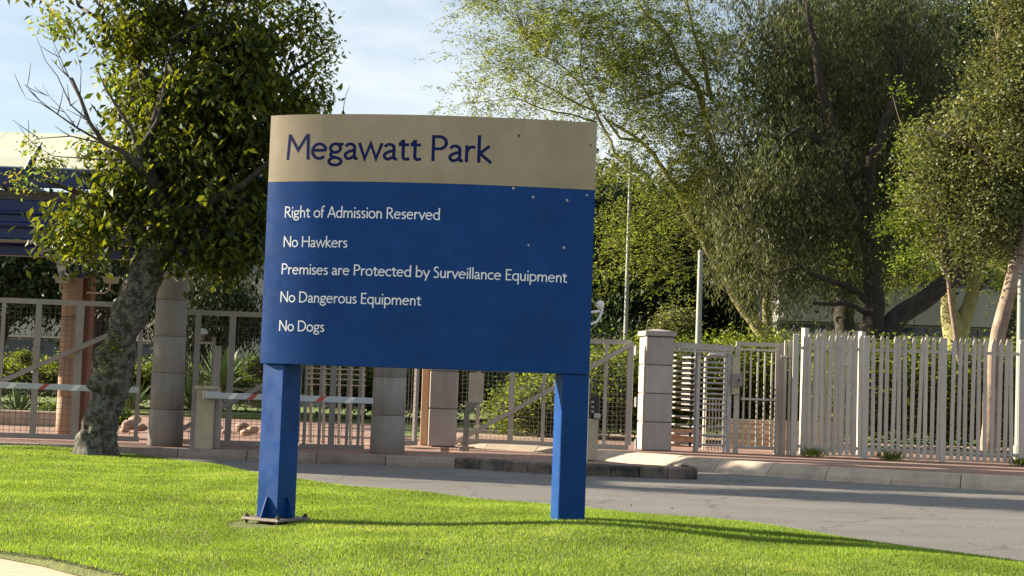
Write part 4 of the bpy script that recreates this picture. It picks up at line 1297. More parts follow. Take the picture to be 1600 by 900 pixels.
# ------------------------------------------------------------------ buildings
def building(label, px0, px1, Y, bands, name='office_building', group=None):
    """bands: (ytop, ybot, kind) in pixels at px0; kind wall or window strip"""
    x0, x1 = P(px0, 500, Y).x, P(px1, 500, Y).x
    pm = (px0 + px1) / 2
    b = thing(name, label, 'building', ((x0 + x1) / 2, Y, .2), 0, group)
    zbot = .1
    ztop = max(P(pm, q[0], Y).z for q in bands)
    MB().box(((x0 + x1) / 2, Y + 6.05, (ztop + zbot) / 2), (x1 - x0 - .1, 11.9, ztop - zbot - .1)).build('core', M['greywall'], b)
    for yt, yb, kind, mt in bands:
        z1, z0 = P(pm, yt, Y).z, P(pm, yb, Y).z
        if kind == 'wall':
            nseg = max(2, int((x1 - x0) / 4.5))
            for i in range(nseg):
                a, c = x0 + (x1 - x0) * i / nseg, x0 + (x1 - x0) * (i + 1) / nseg
                MB().cbox(((a + c) / 2, Y - .08, (z0 + z1) / 2), (c - a - .02, .3, z1 - z0 - .02), .01).build('wall_panel', mt, b)
        else:
            n = max(2, int((x1 - x0) / 1.6))
            for i in range(n):
                a, c = x0 + (x1 - x0) * i / n, x0 + (x1 - x0) * (i + 1) / n
                w = MB()
                for xx in (a + .04, c - .04): w.box((xx, Y - .0, (z0 + z1) / 2), (.07, .12, z1 - z0 - .02))
                for zz in (z0 + .05, z1 - .05): w.box(((a + c) / 2, Y + .001, zz), (c - a - .16, .1, .07))
                fr_ = w.build('window', M['soffit'], b)
                MB().box(((a + c) / 2, Y + .02, (z0 + z1) / 2), (c - a - .15, .02, z1 - z0 - .1)).build('pane', mt, fr_)
    return b
building('office block with pale bands and dark glazing behind the left gate', -330, 250, 62.0, [(455, 492, 'win', M['pale_glass']), (492, 525, 'wall', M['officewall']), (525, 572, 'win', M['dark_glass']), (572, 612, 'wall', M['greywall'])])
building('grey office wing with pale window strip behind the boom barrier', 255, 640, 58.0, [(380, 412, 'wall', M['officewall']), (412, 437, 'win', M['pale_glass']), (437, 498, 'wall', M['officewall']), (498, 530, 'win', M['dark_glass']), (530, 612, 'wall', M['greywall'])])
building('low grey walled building behind the palisade fence and trees', 1213, 1850, 52.0, [(425, 452, 'win', M['dark_glass']), (452, 512, 'wall', M['greywall']), (512, 528, 'win', M['dark_glass']), (528, 640, 'wall', M['greywall'])])

# ------------------------------------------------------------------ vegetation
def unit(v):
    return v / np.maximum(1e-9, np.linalg.norm(v, axis=-1, keepdims=True))
def leaves_np(centres, spread, per, ln, wd, droop, bias=None, flat=1.0, fold=0.25, streak=None, dirs=None, seed=1):
    """per leaves round every centre; returns verts, quads"""
    g = np.random.default_rng(seed)
    n = len(centres) * per
    c = np.repeat(centres, per, 0)
    off = g.normal(0, 1, (n, 3)) * spread
    off[:, 2] *= flat
    if streak:
        ln_, dz, jit = streak
        a_ = g.random(len(centres)) * 2 * np.pi
        sd = unit(dirs + g.normal(0, .33, dirs.shape)) if dirs is not None else unit(np.stack([np.cos(a_), np.sin(a_) * .7, dz + g.normal(0, .25, len(centres))], 1))
        sd = np.repeat(sd, per, 0)
        u_ = g.random(n)
        off = sd * (u_ * ln_ * (.6 + .8 * np.repeat(g.random(len(centres)), per)))[:, None] + g.normal(0, jit, (n, 3))
        off[:, 2] -= .25 * ln_ * u_ ** 2
    p = c + off
    az = g.random(n) * 2 * np.pi
    d = np.stack([np.cos(az), np.sin(az), -droop + g.normal(0, .35, n)], 1)
    d = unit(d)
    r_ = unit(g.normal(0, 1, (n, 3)) + np.array([0, 0, 1.2]))
    s_ = unit(np.cross(d, r_))
    L_ = ln * (0.65 + .6 * g.random(n))[:, None]
    W_ = wd * (0.7 + .5 * g.random(n))[:, None]
    nn = np.cross(s_, d)
    a = p
    b = p + d * L_ * .5 + s_ * W_ * .5 + nn * W_ * fold
    t = p + d * L_ - nn * L_ * .06
    e = p + d * L_ * .5 - s_ * W_ * .5 + nn * W_ * fold
    V = np.stack([a, b, t, e], 1).reshape(-1, 3)
    return V, np.arange(n * 4).reshape(-1, 4)
def clumped(cs, k, sd, seed):
    g = np.random.default_rng(seed)
    o = np.repeat(cs, k, 0)
    return o + g.normal(0, sd, o.shape) * np.array([1, 1, .7])
def blob_centres(blobs, n, Y, shell=.5, thr=-.25, freq=1.1, seed=1, clip=None):
    """blobs: (cx, cy, rx, ry, depth offset, depth radius) in pixels / metres"""
    g = np.random.default_rng(seed)
    w = np.array([b[2] * b[3] for b in blobs], float); w /= w.sum()
    out = []
    for b, k in zip(blobs, (w * n).astype(int) + 1):
        v = unit(g.normal(0, 1, (k, 3)))
        r_ = (shell + (1 - shell) * g.random(k)) ** (1 if shell > .3 else .6)
        r_ *= 1 + .12 * g.normal(0, 1, k)
        v = v * r_[:, None]
        Yd = Y + b[4] + v[:, 1] * b[5]
        out.append(Pn(b[0] + v[:, 0] * b[2], b[1] + v[:, 2] * b[3], Yd))
    o = np.concatenate(out)
    if thr > -1:
        keep = np.array([mnoise.noise(Vector(q) * freq) > thr for q in o.tolist()])
        o = o[keep]
    return o[o[:, 2] > .25]
def resample(poly, step=.25):
    out = []
    for a, b in zip(poly, poly[1:]):
        n = max(1, int((b[0] - a[0]).length / step))
        for i in range(n):
            t = i / n
            out.append((a[0].lerp(b[0], t), a[1] + (b[1] - a[1]) * t))
    out.append(poly[-1])
    return out
def jitter(pts, amp, seed=0):
    o = []
    for i, (p, r_) in enumerate(pts):
        q = Vector((mnoise.noise(p * 1.3 + Vector((seed, 0, 0))), mnoise.noise(p * 1.3 + Vector((0, seed + 5, 0))), mnoise.noise(p * 1.3 + Vector((0, 0, seed + 9))))) * amp
        o.append((p + (q if 0 < i else q * 0), r_))
    return o
def limbs_to_mb(mb_, limbs, Y, amp=.06, sides=8):
    """limbs: lists of (px, py, dY, radius)"""
    samples = []
    for k, lb in enumerate(limbs):
        pts = jitter(resample([(P(a, b, Y + c), r_) for a, b, c, r_ in lb]), amp, k)
        mb_.tube([p for p, _ in pts], [r_ for _, r_ in pts], sides, wob=.15)
        samples += [p for p, _ in pts]
    return np.array([tuple(p) for p in samples])
def twigs(mb_, nodes, centres, frac, r0, seed=3, maxd=4.0):
    g = np.random.default_rng(seed)
    sel = centres[g.random(len(centres)) < frac]
    for c in sel:
        d = np.linalg.norm(nodes - c, axis=1) + np.maximum(0, nodes[:, 2] - c[2]) * .5
        k = int(np.argmin(d))
        if d[k] > maxd: continue
        a, b = Vector(nodes[k]), Vector(c)
        m1 = a.lerp(b, .5) + Vector(g.normal(0, .06, 3)) * (b - a).length + Vector((0, 0, .08 * (b - a).length))
        mb_.tube([a, m1, b], [r0, r0 * .6, r0 * .25], 4, cap=False)
def tree(name, label, base, Y, trunks, limbs, blobs, nclust, per, spread, ln, wd, droop, lmat, bmat, shell=.45, thr=-.2, freq=1.0, seed=1, twig=.12, tr=.02, flat=1.0, group=None, amp=.06, cat='tree', crown='crown', streak=None, clump=None, radiate=False):
    t = thing(name, label, cat, P(base[0], base[1], Y), 0, group)
    m = MB()
    nd = limbs_to_mb(m, trunks, Y, amp, 12)
    m.build('trunk', bmat, t)
    m = MB()
    nodes = nd
    if limbs:
        nodes = np.concatenate([nd, limbs_to_mb(m, limbs, Y, amp * 1.6, 7)])
    cs = blob_centres(blobs, nclust, Y, shell, thr, freq, seed)
    if twig: twigs(m, nodes, cs, twig, tr, maxd=1.7 if radiate else 4.0)
    if m.v: m.build('branches', bmat, t)
    dirs = None
    if radiate:
        dirs = np.array([c - nodes[int(np.argmin(np.linalg.norm(nodes - c, axis=1)))] for c in cs])
        dirs = unit(dirs) * np.array([1, 1, .55]) + np.array([0, 0, -.12])
    if clump:
        if dirs is not None: dirs = np.repeat(dirs, clump[0], 0)
        cs = clumped(cs, clump[0], clump[1], seed + 7)
    V, F = leaves_np(cs, spread, per, ln, wd, droop, flat=flat, streak=streak, dirs=dirs, seed=seed + 50)
    o = link(np_mesh(crown, V, F, lmat), crown, lmat, t)
    return t, cs

# ---- front tree with lichen trunk
FY = 21.4
ft = thing('lichen_tree', 'leaning tree with lichen covered gnarled trunk and glossy leaves left of the sign', 'tree', P(150, 708, FY))
tp = [(147, 718, 40), (149, 700, 32), (156, 670, 27), (167, 630, 24), (177, 590, 22), (188, 550, 25), (196, 515, 24), (206, 480, 25), (214, 455, 26), (226, 430, 25), (238, 405, 26), (250, 382, 27), (256, 350, 20), (258, 320, 16)]
path = [(P(a, b, FY), r_ * FY / FPX) for a, b, r_ in tp]
path = resample(path, .03)
def gnarl(path, sides, amp, seed=0.0):
    m = MB(); vs, fs = [], []
    for i, (p, r_) in enumerate(path):
        for k in range(sides):
            t = 2 * math.pi * k / sides
            d = Vector((math.cos(t), math.sin(t), 0))
            q = p + d * r_
            n_ = mnoise.noise(q * 3.1 + Vector((seed, 0, 0))) * .55 + mnoise.noise(q * 8) * .3 + mnoise.noise(q * 19) * .18 + abs(mnoise.noise(Vector((q.x * 5, q.y * 5, q.z * 1.6)))) * .35
            vs.append(q + d * n_ * amp)
    for i in range(len(path) - 1):
        for k in range(sides):
            k2 = (k + 1) % sides
            fs.append((i * sides + k, i * sides + k2, (i + 1) * sides + k2, (i + 1) * sides + k))
    m.add(vs, fs, True)
    return m
gnarl(path, 56, .125).build('trunk', M['bark_lichen'], ft)
# burls
for px, py, r_ in ((165, 555, .15), (183, 520, .14), (212, 440, .13), (150, 600, .12), (232, 395, .14), (226, 258, .17)):
    c = P(px, py, FY - .12)
    pth = [(c + Vector((0, 0, r_ * math.sin(u))), max(.01, r_ * math.cos(u))) for u in np.linspace(-1.5, 1.5, 9)]
    gnarl(pth, 20, .10, py).build('burl', M['bark_lichen'] if py > 300 else M['bark_dead'], ft)
fl = [
 [(252, 375, 0, .24), (262, 340, .1, .17), (270, 290, .1, .13), (280, 200, .2, .10), (300, 100, .2, .07), (320, 0, .3, .04)],
 [(258, 350, 0, .15), (245, 300, -.1, .12), (228, 262, -.3, .11), (222, 235, -.3, .08), (250, 170, -.3, .06), (270, 90, -.2, .04), (290, 20, -.1, .03)],
 [(262, 345, 0, .15), (300, 290, .2, .09), (350, 230, .4, .07), (400, 150, .6, .05), (430, 60, .7, .03)],
 [(262, 350, 0, .12), (320, 320, -.2, .06), (380, 290, -.4, .045), (420, 250, -.5, .03)],
 [(228, 262, -.3, .05), (330, 250, .0, .035), (380, 230, .1, .02)],
 [(250, 370, 0, .12), (200, 340, .2, .07), (140, 310, .3, .045), (90, 290, .3, .03), (45, 275, .3, .015)],
 [(280, 200, .2, .07), (230, 120, .5, .05), (180, 50, .6, .035), (120, 10, .6, .02)],
 [(400, 150, .6, .04), (460, 110, .6, .03), (510, 80, .6, .015)],
]
m = MB()
nodes = limbs_to_mb(m, fl, FY, .05, 8)
fb = [(325, 110, 150, 120, .3, 1.3), (190, 45, 115, 60, .3, .9), (250, -30, 220, 60, .3, 1.2), (420, 70, 80, 75, .3, .9), (300, 260, 150, 110, .3, 1.2), (165, 300, 95, 50, .2, .6), (115, 285, 75, 28, .1, .4),
      (385, 300, 80, 100, .4, .9), (260, 355, 145, 45, .1, .8), (150, 375, 60, 35, 0, .4), (345, 385, 90, 32, .2, .6), (390, 350, 60, 60, .2, .7), (420, 250, 70, 110, .4, .9), (300, 180, 160, 150, .4, 1.2), (455, 130, 55, 60, .4, .5), (235, 195, 85, 60, .4, .6), (225, 120, 75, 70, .6, .6), (395, 200, 90, 80, .5, 1.0), (200, 290, 95, 70, .5, .8), (140, 345, 60, 45, .2, .5), (240, 310, 120, 70, 0.6, .7)]
cs = blob_centres(fb, 1420, FY, .35, -.04, 1.35, 11)
cs = clumped(cs, 3, .14, 77)
cs = cs[~((cs[:, 2] < 4.3) & (cs[:, 0] < P(60, 300, FY).x))]
twigs(m, nodes, cs, .13, .016, 5)
m.build('branches', M['bark_dark'], ft)
V, F = leaves_np(cs, .15, 11, .155, .066, 1.0, seed=12)
link(np_mesh('crown', V, F, M['leaf_front']), 'crown', M['leaf_front'], ft)
# outer sprays: thin, gold tipped
sb = [(500, 75, 30, 35, .4, .3), (475, 165, 38, 35, .4, .3), (505, 120, 18, 40, .4, .2), (485, 30, 30, 30, .4, .3), (65, 262, 38, 16, .1, .2), (30, 285, 30, 8, .1, .15), (50, 232, 18, 14, .1, .15), (85, 30, 22, 30, .3, .3), (140, 390, 40, 22, 0, .2), (300, 410, 40, 8, 0, .2), (180, 110, 22, 40, .1, .3), (130, 345, 40, 30, 0, .2), (430, 10, 60, 30, .3, .4), (150, 230, 35, 22, .1, .3)]
c2 = blob_centres(sb, 330, FY, .1, -1.1, 1.7, 13)
V, F = leaves_np(c2, .09, 9, .09, .036, .5, seed=14)
link(np_mesh('crown', V, F, M['leaf_bright']), 'outer_leaves', M['leaf_bright'], ft)
gsel = np.concatenate([cs[rng.random(len(cs)) < .045], c2[rng.random(len(c2)) < .3]]) + np.array([-.05, -.05, .05])
V, F = leaves_np(gsel, .08, 6, .085, .035, .5, seed=15)
link(np_mesh('crown', V, F, M['leaf_gold']), 'yellow_leaves', M['leaf_gold'], ft)
# epiphyte tufts on the trunk
V, F = leaves_np(np.array([tuple(P(a, b, FY - .27)) for a, b in ((170, 522), (178, 530), (166, 540), (185, 545), (172, 550), (182, 575), (160, 575), (176, 535), (170, 560))]), .05, 16, .05, .03, .2, seed=16)
link(np_mesh('trunk_shoots', V, F, M['leaf_bright']), 'trunk_shoots', M['leaf_bright'], ft)
# dead branches
m = MB()
dead = [
 [(222, 262, -.35, .09), (190, 235, -.45, .055), (165, 225, -.5, .05), (140, 190, -.55, .042), (125, 155, -.6, .034), (112, 125, -.6, .03), (111, 122, -.6, .022)],
 [(165, 225, -.5, .03), (120, 200, -.6, .022), (90, 178, -.6, .015), (60, 155, -.6, .010), (42, 138, -.6, .005)],
 [(140, 190, -.55, .022), (110, 165, -.6, .014), (90, 120, -.6, .010), (72, 95, -.6, .007), (57, 55, -.6, .003)],
 [(125, 155, -.6, .018), (108, 120, -.6, .012), (95, 90, -.6, .008), (80, 55, -.6, .004)],
 [(90, 178, -.6, .012), (65, 160, -.6, .008), (40, 152, -.6, .003)],
 [(120, 200, -.6, .014), (100, 175, -.6, .008), (75, 150, -.6, .005), (65, 130, -.6, .003)],
 [(165, 225, -.5, .02), (110, 213, -.6, .014), (60, 215, -.6, .009), (45, 225, -.6, .004)],
 [(200, 250, -.4, .024), (140, 248, -.6, .016), (85, 243, -.6, .010), (55, 228, -.6, .005)],
 [(222, 250, -.35, .06), (205, 200, -.5, .04), (180, 160, -.6, .03), (165, 135, -.6, .016), (150, 100, -.6, .006)],
 [(215, 240, -.35, .04), (245, 190, -.5, .035), (258, 130, -.5, .028), (262, 90, -.5, .015)],
 [(112, 125, -.6, .012), (100, 112, -.6, .008), (85, 75, -.6, .003)],
 [(265, 60, -.6, .012), (310, 38, -.7, .012), (350, 12, -.7, .010), (375, -5, -.7, .008)],
 [(125, 155, -.6, .010), (128, 110, -.6, .007), (118, 75, -.6, .003)],
]
dead = [[(a, b, c, r_ * .72) for a, b, c, r_ in l] for l in dead]
for l in list(dead[:10]):            # finer side twigs
    for q in range(3):
        a, b, c, r_ = random.choice(l[1:])
        sx, sy = random.uniform(-42, 12), random.uniform(-40, -8)
        dead.append([(a, b, c, min(.01, r_)), (a + sx * .5, b + sy * .45, c - .05, .006), (a + sx, b + sy, c - .1, .003)])
limbs_to_mb(m, dead, FY, .03, 6)
m.build('dead_branches', M['bark_dead'], ft)

# ---- fever tree (feathery) behind the sign
tree('fever_tree', 'tall airy fever tree with yellowish limbs reaching over the right half of the sign', (1165, 530), 37.0,
  [[(1215, 560, 0, 0.180), (1190, 520, 0, 0.162), (1160, 480, 0, 0.144), (1130, 430, 0, 0.120)], [(1200, 545, 0, 0.156), (1200, 500, .2, 0.120), (1197, 450, .3, 0.102), (1205, 400, .4, 0.084)]],
  [[(1130, 430, 0, 0.114), (1100, 380, 0, 0.096), (1060, 300, 0, 0.078), (1035, 270, 0, 0.066), (1020, 240, 0, 0.054), (990, 215, 0, 0.042), (950, 190, 0, 0.030)],
   [(1130, 430, 0, 0.108), (1120, 330, .3, 0.090), (1115, 230, .4, 0.078), (1090, 130, .4, 0.072), (1060, 100, .3, 0.060), (1040, 55, .2, 0.048), (1000, 10, .2, 0.030)],
   [(1115, 160, .4, 0.060), (1095, 80, .4, 0.054), (1080, 30, .4, 0.036), (1060, -30, .4, 0.030)],
   [(1110, 150, .3, 0.048), (1060, 130, 0, 0.042), (1000, 155, -.2, 0.030), (960, 160, -.3, 0.018)],
   [(1060, 210, .3, 0.048), (1090, 215, .3, 0.036), (1040, 270, 0, 0.030)],
   [(1000, 220, 0, 0.048), (970, 215, 0, 0.036), (955, 195, 0, 0.033), (940, 180, 0, 0.024)],
   [(990, 260, 0, 0.036), (960, 240, 0, 0.036), (930, 170, 0, 0.030), (910, 130, 0, 0.024), (870, 100, -.2, 0.018), (820, 60, -.3, 0.012)],
   [(940, 175, 0, 0.030), (880, 150, -.3, 0.024), (820, 110, -.5, 0.015), (760, 95, -.6, 0.007)],
   [(930, 190, 0, 0.027), (870, 175, -.3, 0.018), (800, 150, -.5, 0.012), (740, 160, -.6, 0.006)],
   [(910, 125, 0, 0.024), (905, 60, 0, 0.018), (890, 0, 0, 0.012)]],
  [(820, 50, 85, 55, -.5, 1.2), (800, 120, 65, 45, -.5, 1.0), (780, 160, 80, 20, -.6, .6), (900, 60, 100, 80, 0, 1.8), (920, 140, 100, 60, 0, 1.5), (1010, 60, 110, 90, .2, 2.0), (1030, 190, 100, 70, .2, 1.8), (1050, 265, 85, 42, 0, 1.4), (975, 275, 50, 38, -.2, 1.0), (1040, 320, 75, 38, 0, 1.2), (975, 345, 42, 28, -.2, .8), (1015, 385, 50, 20, 0, .9), (955, 425, 34, 14, -.2, .5), (1020, 430, 36, 16, 0, .5), (1060, 430, 55, 25, 0, .8), (1080, 90, 80, 110, .4, 1.5), (1100, 300, 50, 110, -.6, .8), (1110, 180, 50, 90, -.5, .8), (780, -10, 60, 40, -.4, 1), (900, -30, 200, 50, 0, 2)],
  1900, 26, .24, .080, .028, .2, M['leaf_fever'], M['bark_fever'], .1, .0, 1.4, 21, .55, .012, streak=(.95, -.05, .03), clump=(5, .26), radiate=True)

# ---- karee
tree('karee_tree', 'big dark willowy tree with drooping narrow leaves above the palisade fence', (1365, 525), 35.0,
  [[(1362, 560, 0, .33), (1362, 520, 0, .27), (1366, 470, 0, .22), (1362, 400, 0, .2), (1350, 340, 0, .18), (1330, 280, 0, .16)],
   [(1372, 545, 0, .28), (1400, 500, .1, .24), (1440, 470, .2, .22), (1490, 435, .3, .19), (1510, 420, .3, .17)]],
  [[(1330, 280, 0, .15), (1300, 200, -.8, .13), (1280, 130, -1.4, .1), (1270, 60, -1.6, .07), (1260, 0, -1.6, .05)],
   [(1350, 340, 0, .13), (1362, 250, -.8, .12), (1380, 190, -1.1, .1), (1410, 120, -1.2, .07)],
   [(1330, 280, -.3, .11), (1290, 225, -1.0, .09), (1255, 200, -1.4, .06), (1225, 215, -1.5, .04)],
   [(1350, 330, -.2, .10), (1290, 310, -.6, .08), (1230, 290, -.8, .05), (1180, 300, -.8, .03)],
   [(1510, 420, .3, .15), (1505, 350, .3, .12), (1490, 260, .3, .09), (1480, 160, .3, .06)],
   [(1490, 435, .3, .12), (1470, 350, 0, .1), (1450, 250, 0, .07)],
   [(1365, 480, 0, .09), (1310, 440, -.4, .06), (1250, 420, -.6, .04), (1200, 430, -.7, .03)],
   [(1366, 500, 0, .06), (1320, 470, -.3, .05), (1270, 470, -.4, .03)],
   [(1300, 200, -.2, .09), (1240, 120, -.5, .06), (1190, 60, -.6, .04)]],
  [(1140, 240, 45, 110, -.5, .9), (1200, 80, 90, 110, -.3, 1.6), (1210, 240, 100, 120, -.5, 1.6), (1170, 350, 85, 85, -.6, 1.3), (1190, 440, 80, 45, -.4, 1.1), (1235, 495, 45, 28, .3, .8), (1320, 60, 160, 110, 0, 2.2), (1330, 200, 170, 120, .4, 2.1), (1330, 330, 160, 110, .8, 1.9), (1400, 80, 120, 120, .4, 2), (1420, 230, 100, 120, .8, 1.8), (1290, 400, 110, 55, .9, 1.2), (1390, 350, 100, 50, 1.0, 1.4), (1320, -40, 240, 60, 0, 2.4)],
  1150, 18, .22, .14, .022, 1.6, M['leaf_karee'], M['bark_dark'], .5, -.2, .8, 31, .2, .014, streak=(.65, -1.3, .06), clump=(6, .24))

# ---- right-hand tree with brown leaning trunk
tree('bush_willow_tree', 'tree with a leaning smooth brown trunk and small golden olive leaves at the right', (1540, 720), 28.6,
  [[(1543, 705, 0, .15), (1548, 640, 0, .145), (1553, 560, 0, .145), (1560, 520, 0, .14), (1575, 460, 0, .13), (1590, 400, 0, .12), (1600, 360, 0, .11)]],
  [[(1600, 360, 0, .1), (1590, 260, 0, .08), (1570, 160, 0, .06), (1560, 60, 0, .04)], [(1600, 360, 0, .1), (1650, 250, 0, .08), (1680, 100, 0, .05)],
   [(1590, 400, 0, .07), (1530, 350, .2, .05), (1470, 310, .3, .03)], [(1590, 300, 0, .06), (1520, 230, 0, .04), (1450, 200, 0, .02)]],
  [(1590, 60, 85, 110, 0, 1.3), (1570, 190, 90, 90, 0, 1.3), (1540, 290, 95, 75, .1, 1.2), (1500, 330, 80, 70, .3, 1.0), (1470, 240, 55, 60, .4, .7), (1580, 330, 80, 60, -.2, 1.0), (1650, 200, 90, 180, 0, 1.4), (1520, 390, 60, 30, .3, .7), (1600, -40, 110, 60, 0, 1.3)],
  1000, 20, .13, .075, .048, .5, M['leaf_right'], M['bark_brown'], .45, -.15, 1.0, 41, .15, .010, amp=.03, clump=(5, .2))
# bright young shoots on that side
sh = thing('young_tree', 'young bright green shoots rising between the willowy tree and the golden one', 'tree', P(1490, 560, 30.5))
m = MB()
nd = limbs_to_mb(m, [[(1500, 570, 0, .05), (1480, 430, 0, .04), (1460, 330, 0, .025), (1440, 240, 0, .012), (1425, 200, 0, .006)], [(1480, 430, 0, .03), (1440, 370, 0, .02), (1405, 280, 0, .008)], [(1470, 380, 0, .03), (1440, 300, -.1, .015), (1395, 150, 0, .006)], [(1460, 330, 0, .02), (1500, 220, 0, .01)]], 30.5, .03, 6)
m.build('trunk', M['bark_brown'], sh)
c3_ = blob_centres([(1425, 230, 25, 45, 0, .4), (1405, 150, 14, 22, 0, .3), (1410, 300, 35, 28, 0, .4), (1440, 340, 45, 40, 0, .5), (1460, 280, 40, 50, 0, .5), (1400, 350, 35, 20, 0, .3), (1430, 400, 50, 25, 0, .4)], 330, 30.5, .1, -.3, 2, 43)
V, F = leaves_np(c3_, .11, 14, .085, .035, .3, seed=44)
link(np_mesh('crown', V, F, M['leaf_bright']), 'crown', M['leaf_bright'], sh)

# ---- second fever tree, pale fork
tree('fever_tree', 'pale yellow forked fever tree standing behind the right fence posts', (1490, 525), 40.0,
  [[(1492, 600, 0, .36), (1492, 540, 0, .34), (1492, 515, 0, .33), (1483, 480, 0, .2), (1484, 430, 0, .16), (1475, 380, 0, .12)], [(1498, 520, 0, .26), (1512, 480, 0, .19), (1525, 430, 0, .15), (1515, 390, 0, .12)]],
  [[(1475, 380, 0, .1), (1440, 420, -.3, .06), (1400, 430, -.5, .05), (1370, 440, -.5, .03)], [(1484, 430, 0, .08), (1440, 380, 0, .06), (1390, 390, 0, .04)], [(1525, 430, 0, .09), (1560, 350, 0, .06)]],
  [(1430, 395, 100, 35, 0, 1.5), (1560, 430, 60, 50, 0, 1.5), (1560, 380, 90, 60, .5, 1.5), (1370, 425, 60, 25, .3, 1.0)],
  420, 26, .24, .08, .028, .2, M['leaf_fever'], M['bark_fever'], .1, -.1, 1.1, 51, .2, .012, streak=(.8, -.05, .03), clump=(5, .24), radiate=True)

# ---- dark trees behind
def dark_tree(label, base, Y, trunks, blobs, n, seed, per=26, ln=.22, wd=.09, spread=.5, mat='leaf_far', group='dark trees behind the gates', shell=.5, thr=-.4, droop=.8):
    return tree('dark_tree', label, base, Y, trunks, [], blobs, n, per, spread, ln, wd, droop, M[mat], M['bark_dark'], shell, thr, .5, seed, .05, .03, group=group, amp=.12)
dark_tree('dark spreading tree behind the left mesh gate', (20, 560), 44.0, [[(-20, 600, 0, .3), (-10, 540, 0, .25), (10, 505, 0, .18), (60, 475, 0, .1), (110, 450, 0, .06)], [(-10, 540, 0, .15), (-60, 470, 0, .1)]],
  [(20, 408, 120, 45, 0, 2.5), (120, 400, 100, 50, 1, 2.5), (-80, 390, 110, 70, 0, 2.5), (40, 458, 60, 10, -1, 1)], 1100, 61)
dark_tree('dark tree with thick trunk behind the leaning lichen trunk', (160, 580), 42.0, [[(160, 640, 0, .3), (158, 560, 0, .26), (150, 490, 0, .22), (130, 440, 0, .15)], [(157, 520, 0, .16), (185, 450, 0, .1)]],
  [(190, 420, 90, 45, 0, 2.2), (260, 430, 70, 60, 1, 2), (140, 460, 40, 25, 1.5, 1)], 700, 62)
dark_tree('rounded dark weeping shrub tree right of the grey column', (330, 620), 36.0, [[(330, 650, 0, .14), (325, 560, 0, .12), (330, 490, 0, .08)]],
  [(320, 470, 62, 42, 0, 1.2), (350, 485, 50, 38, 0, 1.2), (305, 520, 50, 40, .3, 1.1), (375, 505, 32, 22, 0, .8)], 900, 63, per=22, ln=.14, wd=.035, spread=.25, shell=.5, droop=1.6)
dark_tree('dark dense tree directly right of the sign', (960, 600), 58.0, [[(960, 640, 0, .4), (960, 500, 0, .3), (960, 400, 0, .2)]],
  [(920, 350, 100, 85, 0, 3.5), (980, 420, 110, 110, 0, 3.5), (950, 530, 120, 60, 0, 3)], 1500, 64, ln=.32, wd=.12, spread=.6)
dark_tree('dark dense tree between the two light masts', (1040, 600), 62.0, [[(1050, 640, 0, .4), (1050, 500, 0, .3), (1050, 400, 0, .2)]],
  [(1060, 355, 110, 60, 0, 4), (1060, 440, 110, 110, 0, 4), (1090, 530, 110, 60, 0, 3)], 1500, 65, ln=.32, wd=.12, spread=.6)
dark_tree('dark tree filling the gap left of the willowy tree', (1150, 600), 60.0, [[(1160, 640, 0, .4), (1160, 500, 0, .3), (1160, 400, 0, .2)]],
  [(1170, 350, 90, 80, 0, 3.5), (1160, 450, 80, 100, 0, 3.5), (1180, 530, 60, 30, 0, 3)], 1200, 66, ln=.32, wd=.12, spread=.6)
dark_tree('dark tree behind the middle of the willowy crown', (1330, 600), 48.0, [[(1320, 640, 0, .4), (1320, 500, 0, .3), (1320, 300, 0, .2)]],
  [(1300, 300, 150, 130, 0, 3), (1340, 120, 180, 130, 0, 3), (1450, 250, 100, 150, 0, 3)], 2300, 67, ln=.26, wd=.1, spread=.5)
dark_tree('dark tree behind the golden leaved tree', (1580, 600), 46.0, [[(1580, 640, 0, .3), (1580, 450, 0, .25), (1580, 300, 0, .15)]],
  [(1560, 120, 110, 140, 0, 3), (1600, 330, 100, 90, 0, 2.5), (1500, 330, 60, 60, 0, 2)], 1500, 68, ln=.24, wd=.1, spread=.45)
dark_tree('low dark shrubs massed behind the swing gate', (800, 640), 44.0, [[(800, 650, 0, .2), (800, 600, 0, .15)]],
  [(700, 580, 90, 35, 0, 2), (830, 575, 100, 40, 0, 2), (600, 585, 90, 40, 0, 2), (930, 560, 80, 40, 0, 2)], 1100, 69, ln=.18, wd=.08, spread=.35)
# pale bushy shrub in the dark mass
tree('pale_shrub', 'pale grey green shrub showing in the dark trees between the masts', (1050, 540), 52.0, [[(1055, 600, 0, .1), (1055, 520, 0, .06)]], [], [(1055, 505, 32, 20, 0, 1), (1040, 525, 30, 15, 0, 1)], 150, 16, .22, .2, .06, .2, M['leaf_right'], M['bark_dark'], .3, -.5, .6, 71, .1, .02, cat='shrub')

# far-off wood closing the horizon
cs = np.stack([rng.uniform(-75, 75, 5200), rng.uniform(95, 110, 5200), rng.uniform(0.5, 1, 5200) ** .6 * 9.5], 1)
cs[:, 2] = rng.random(5200) * (7.0 + 2.5 * np.sin(cs[:, 0] * .21) + 1.6 * np.sin(cs[:, 0] * .55 + 2))
V, F = leaves_np(cs, .9, 9, .75, .45, .5, seed=81)
tag(link(np_mesh('far_wood', V, F, M['leaf_far']), 'far_wood', M['leaf_far']), 'dark far-off wood closing the horizon behind the buildings', 'trees', kind='stuff')

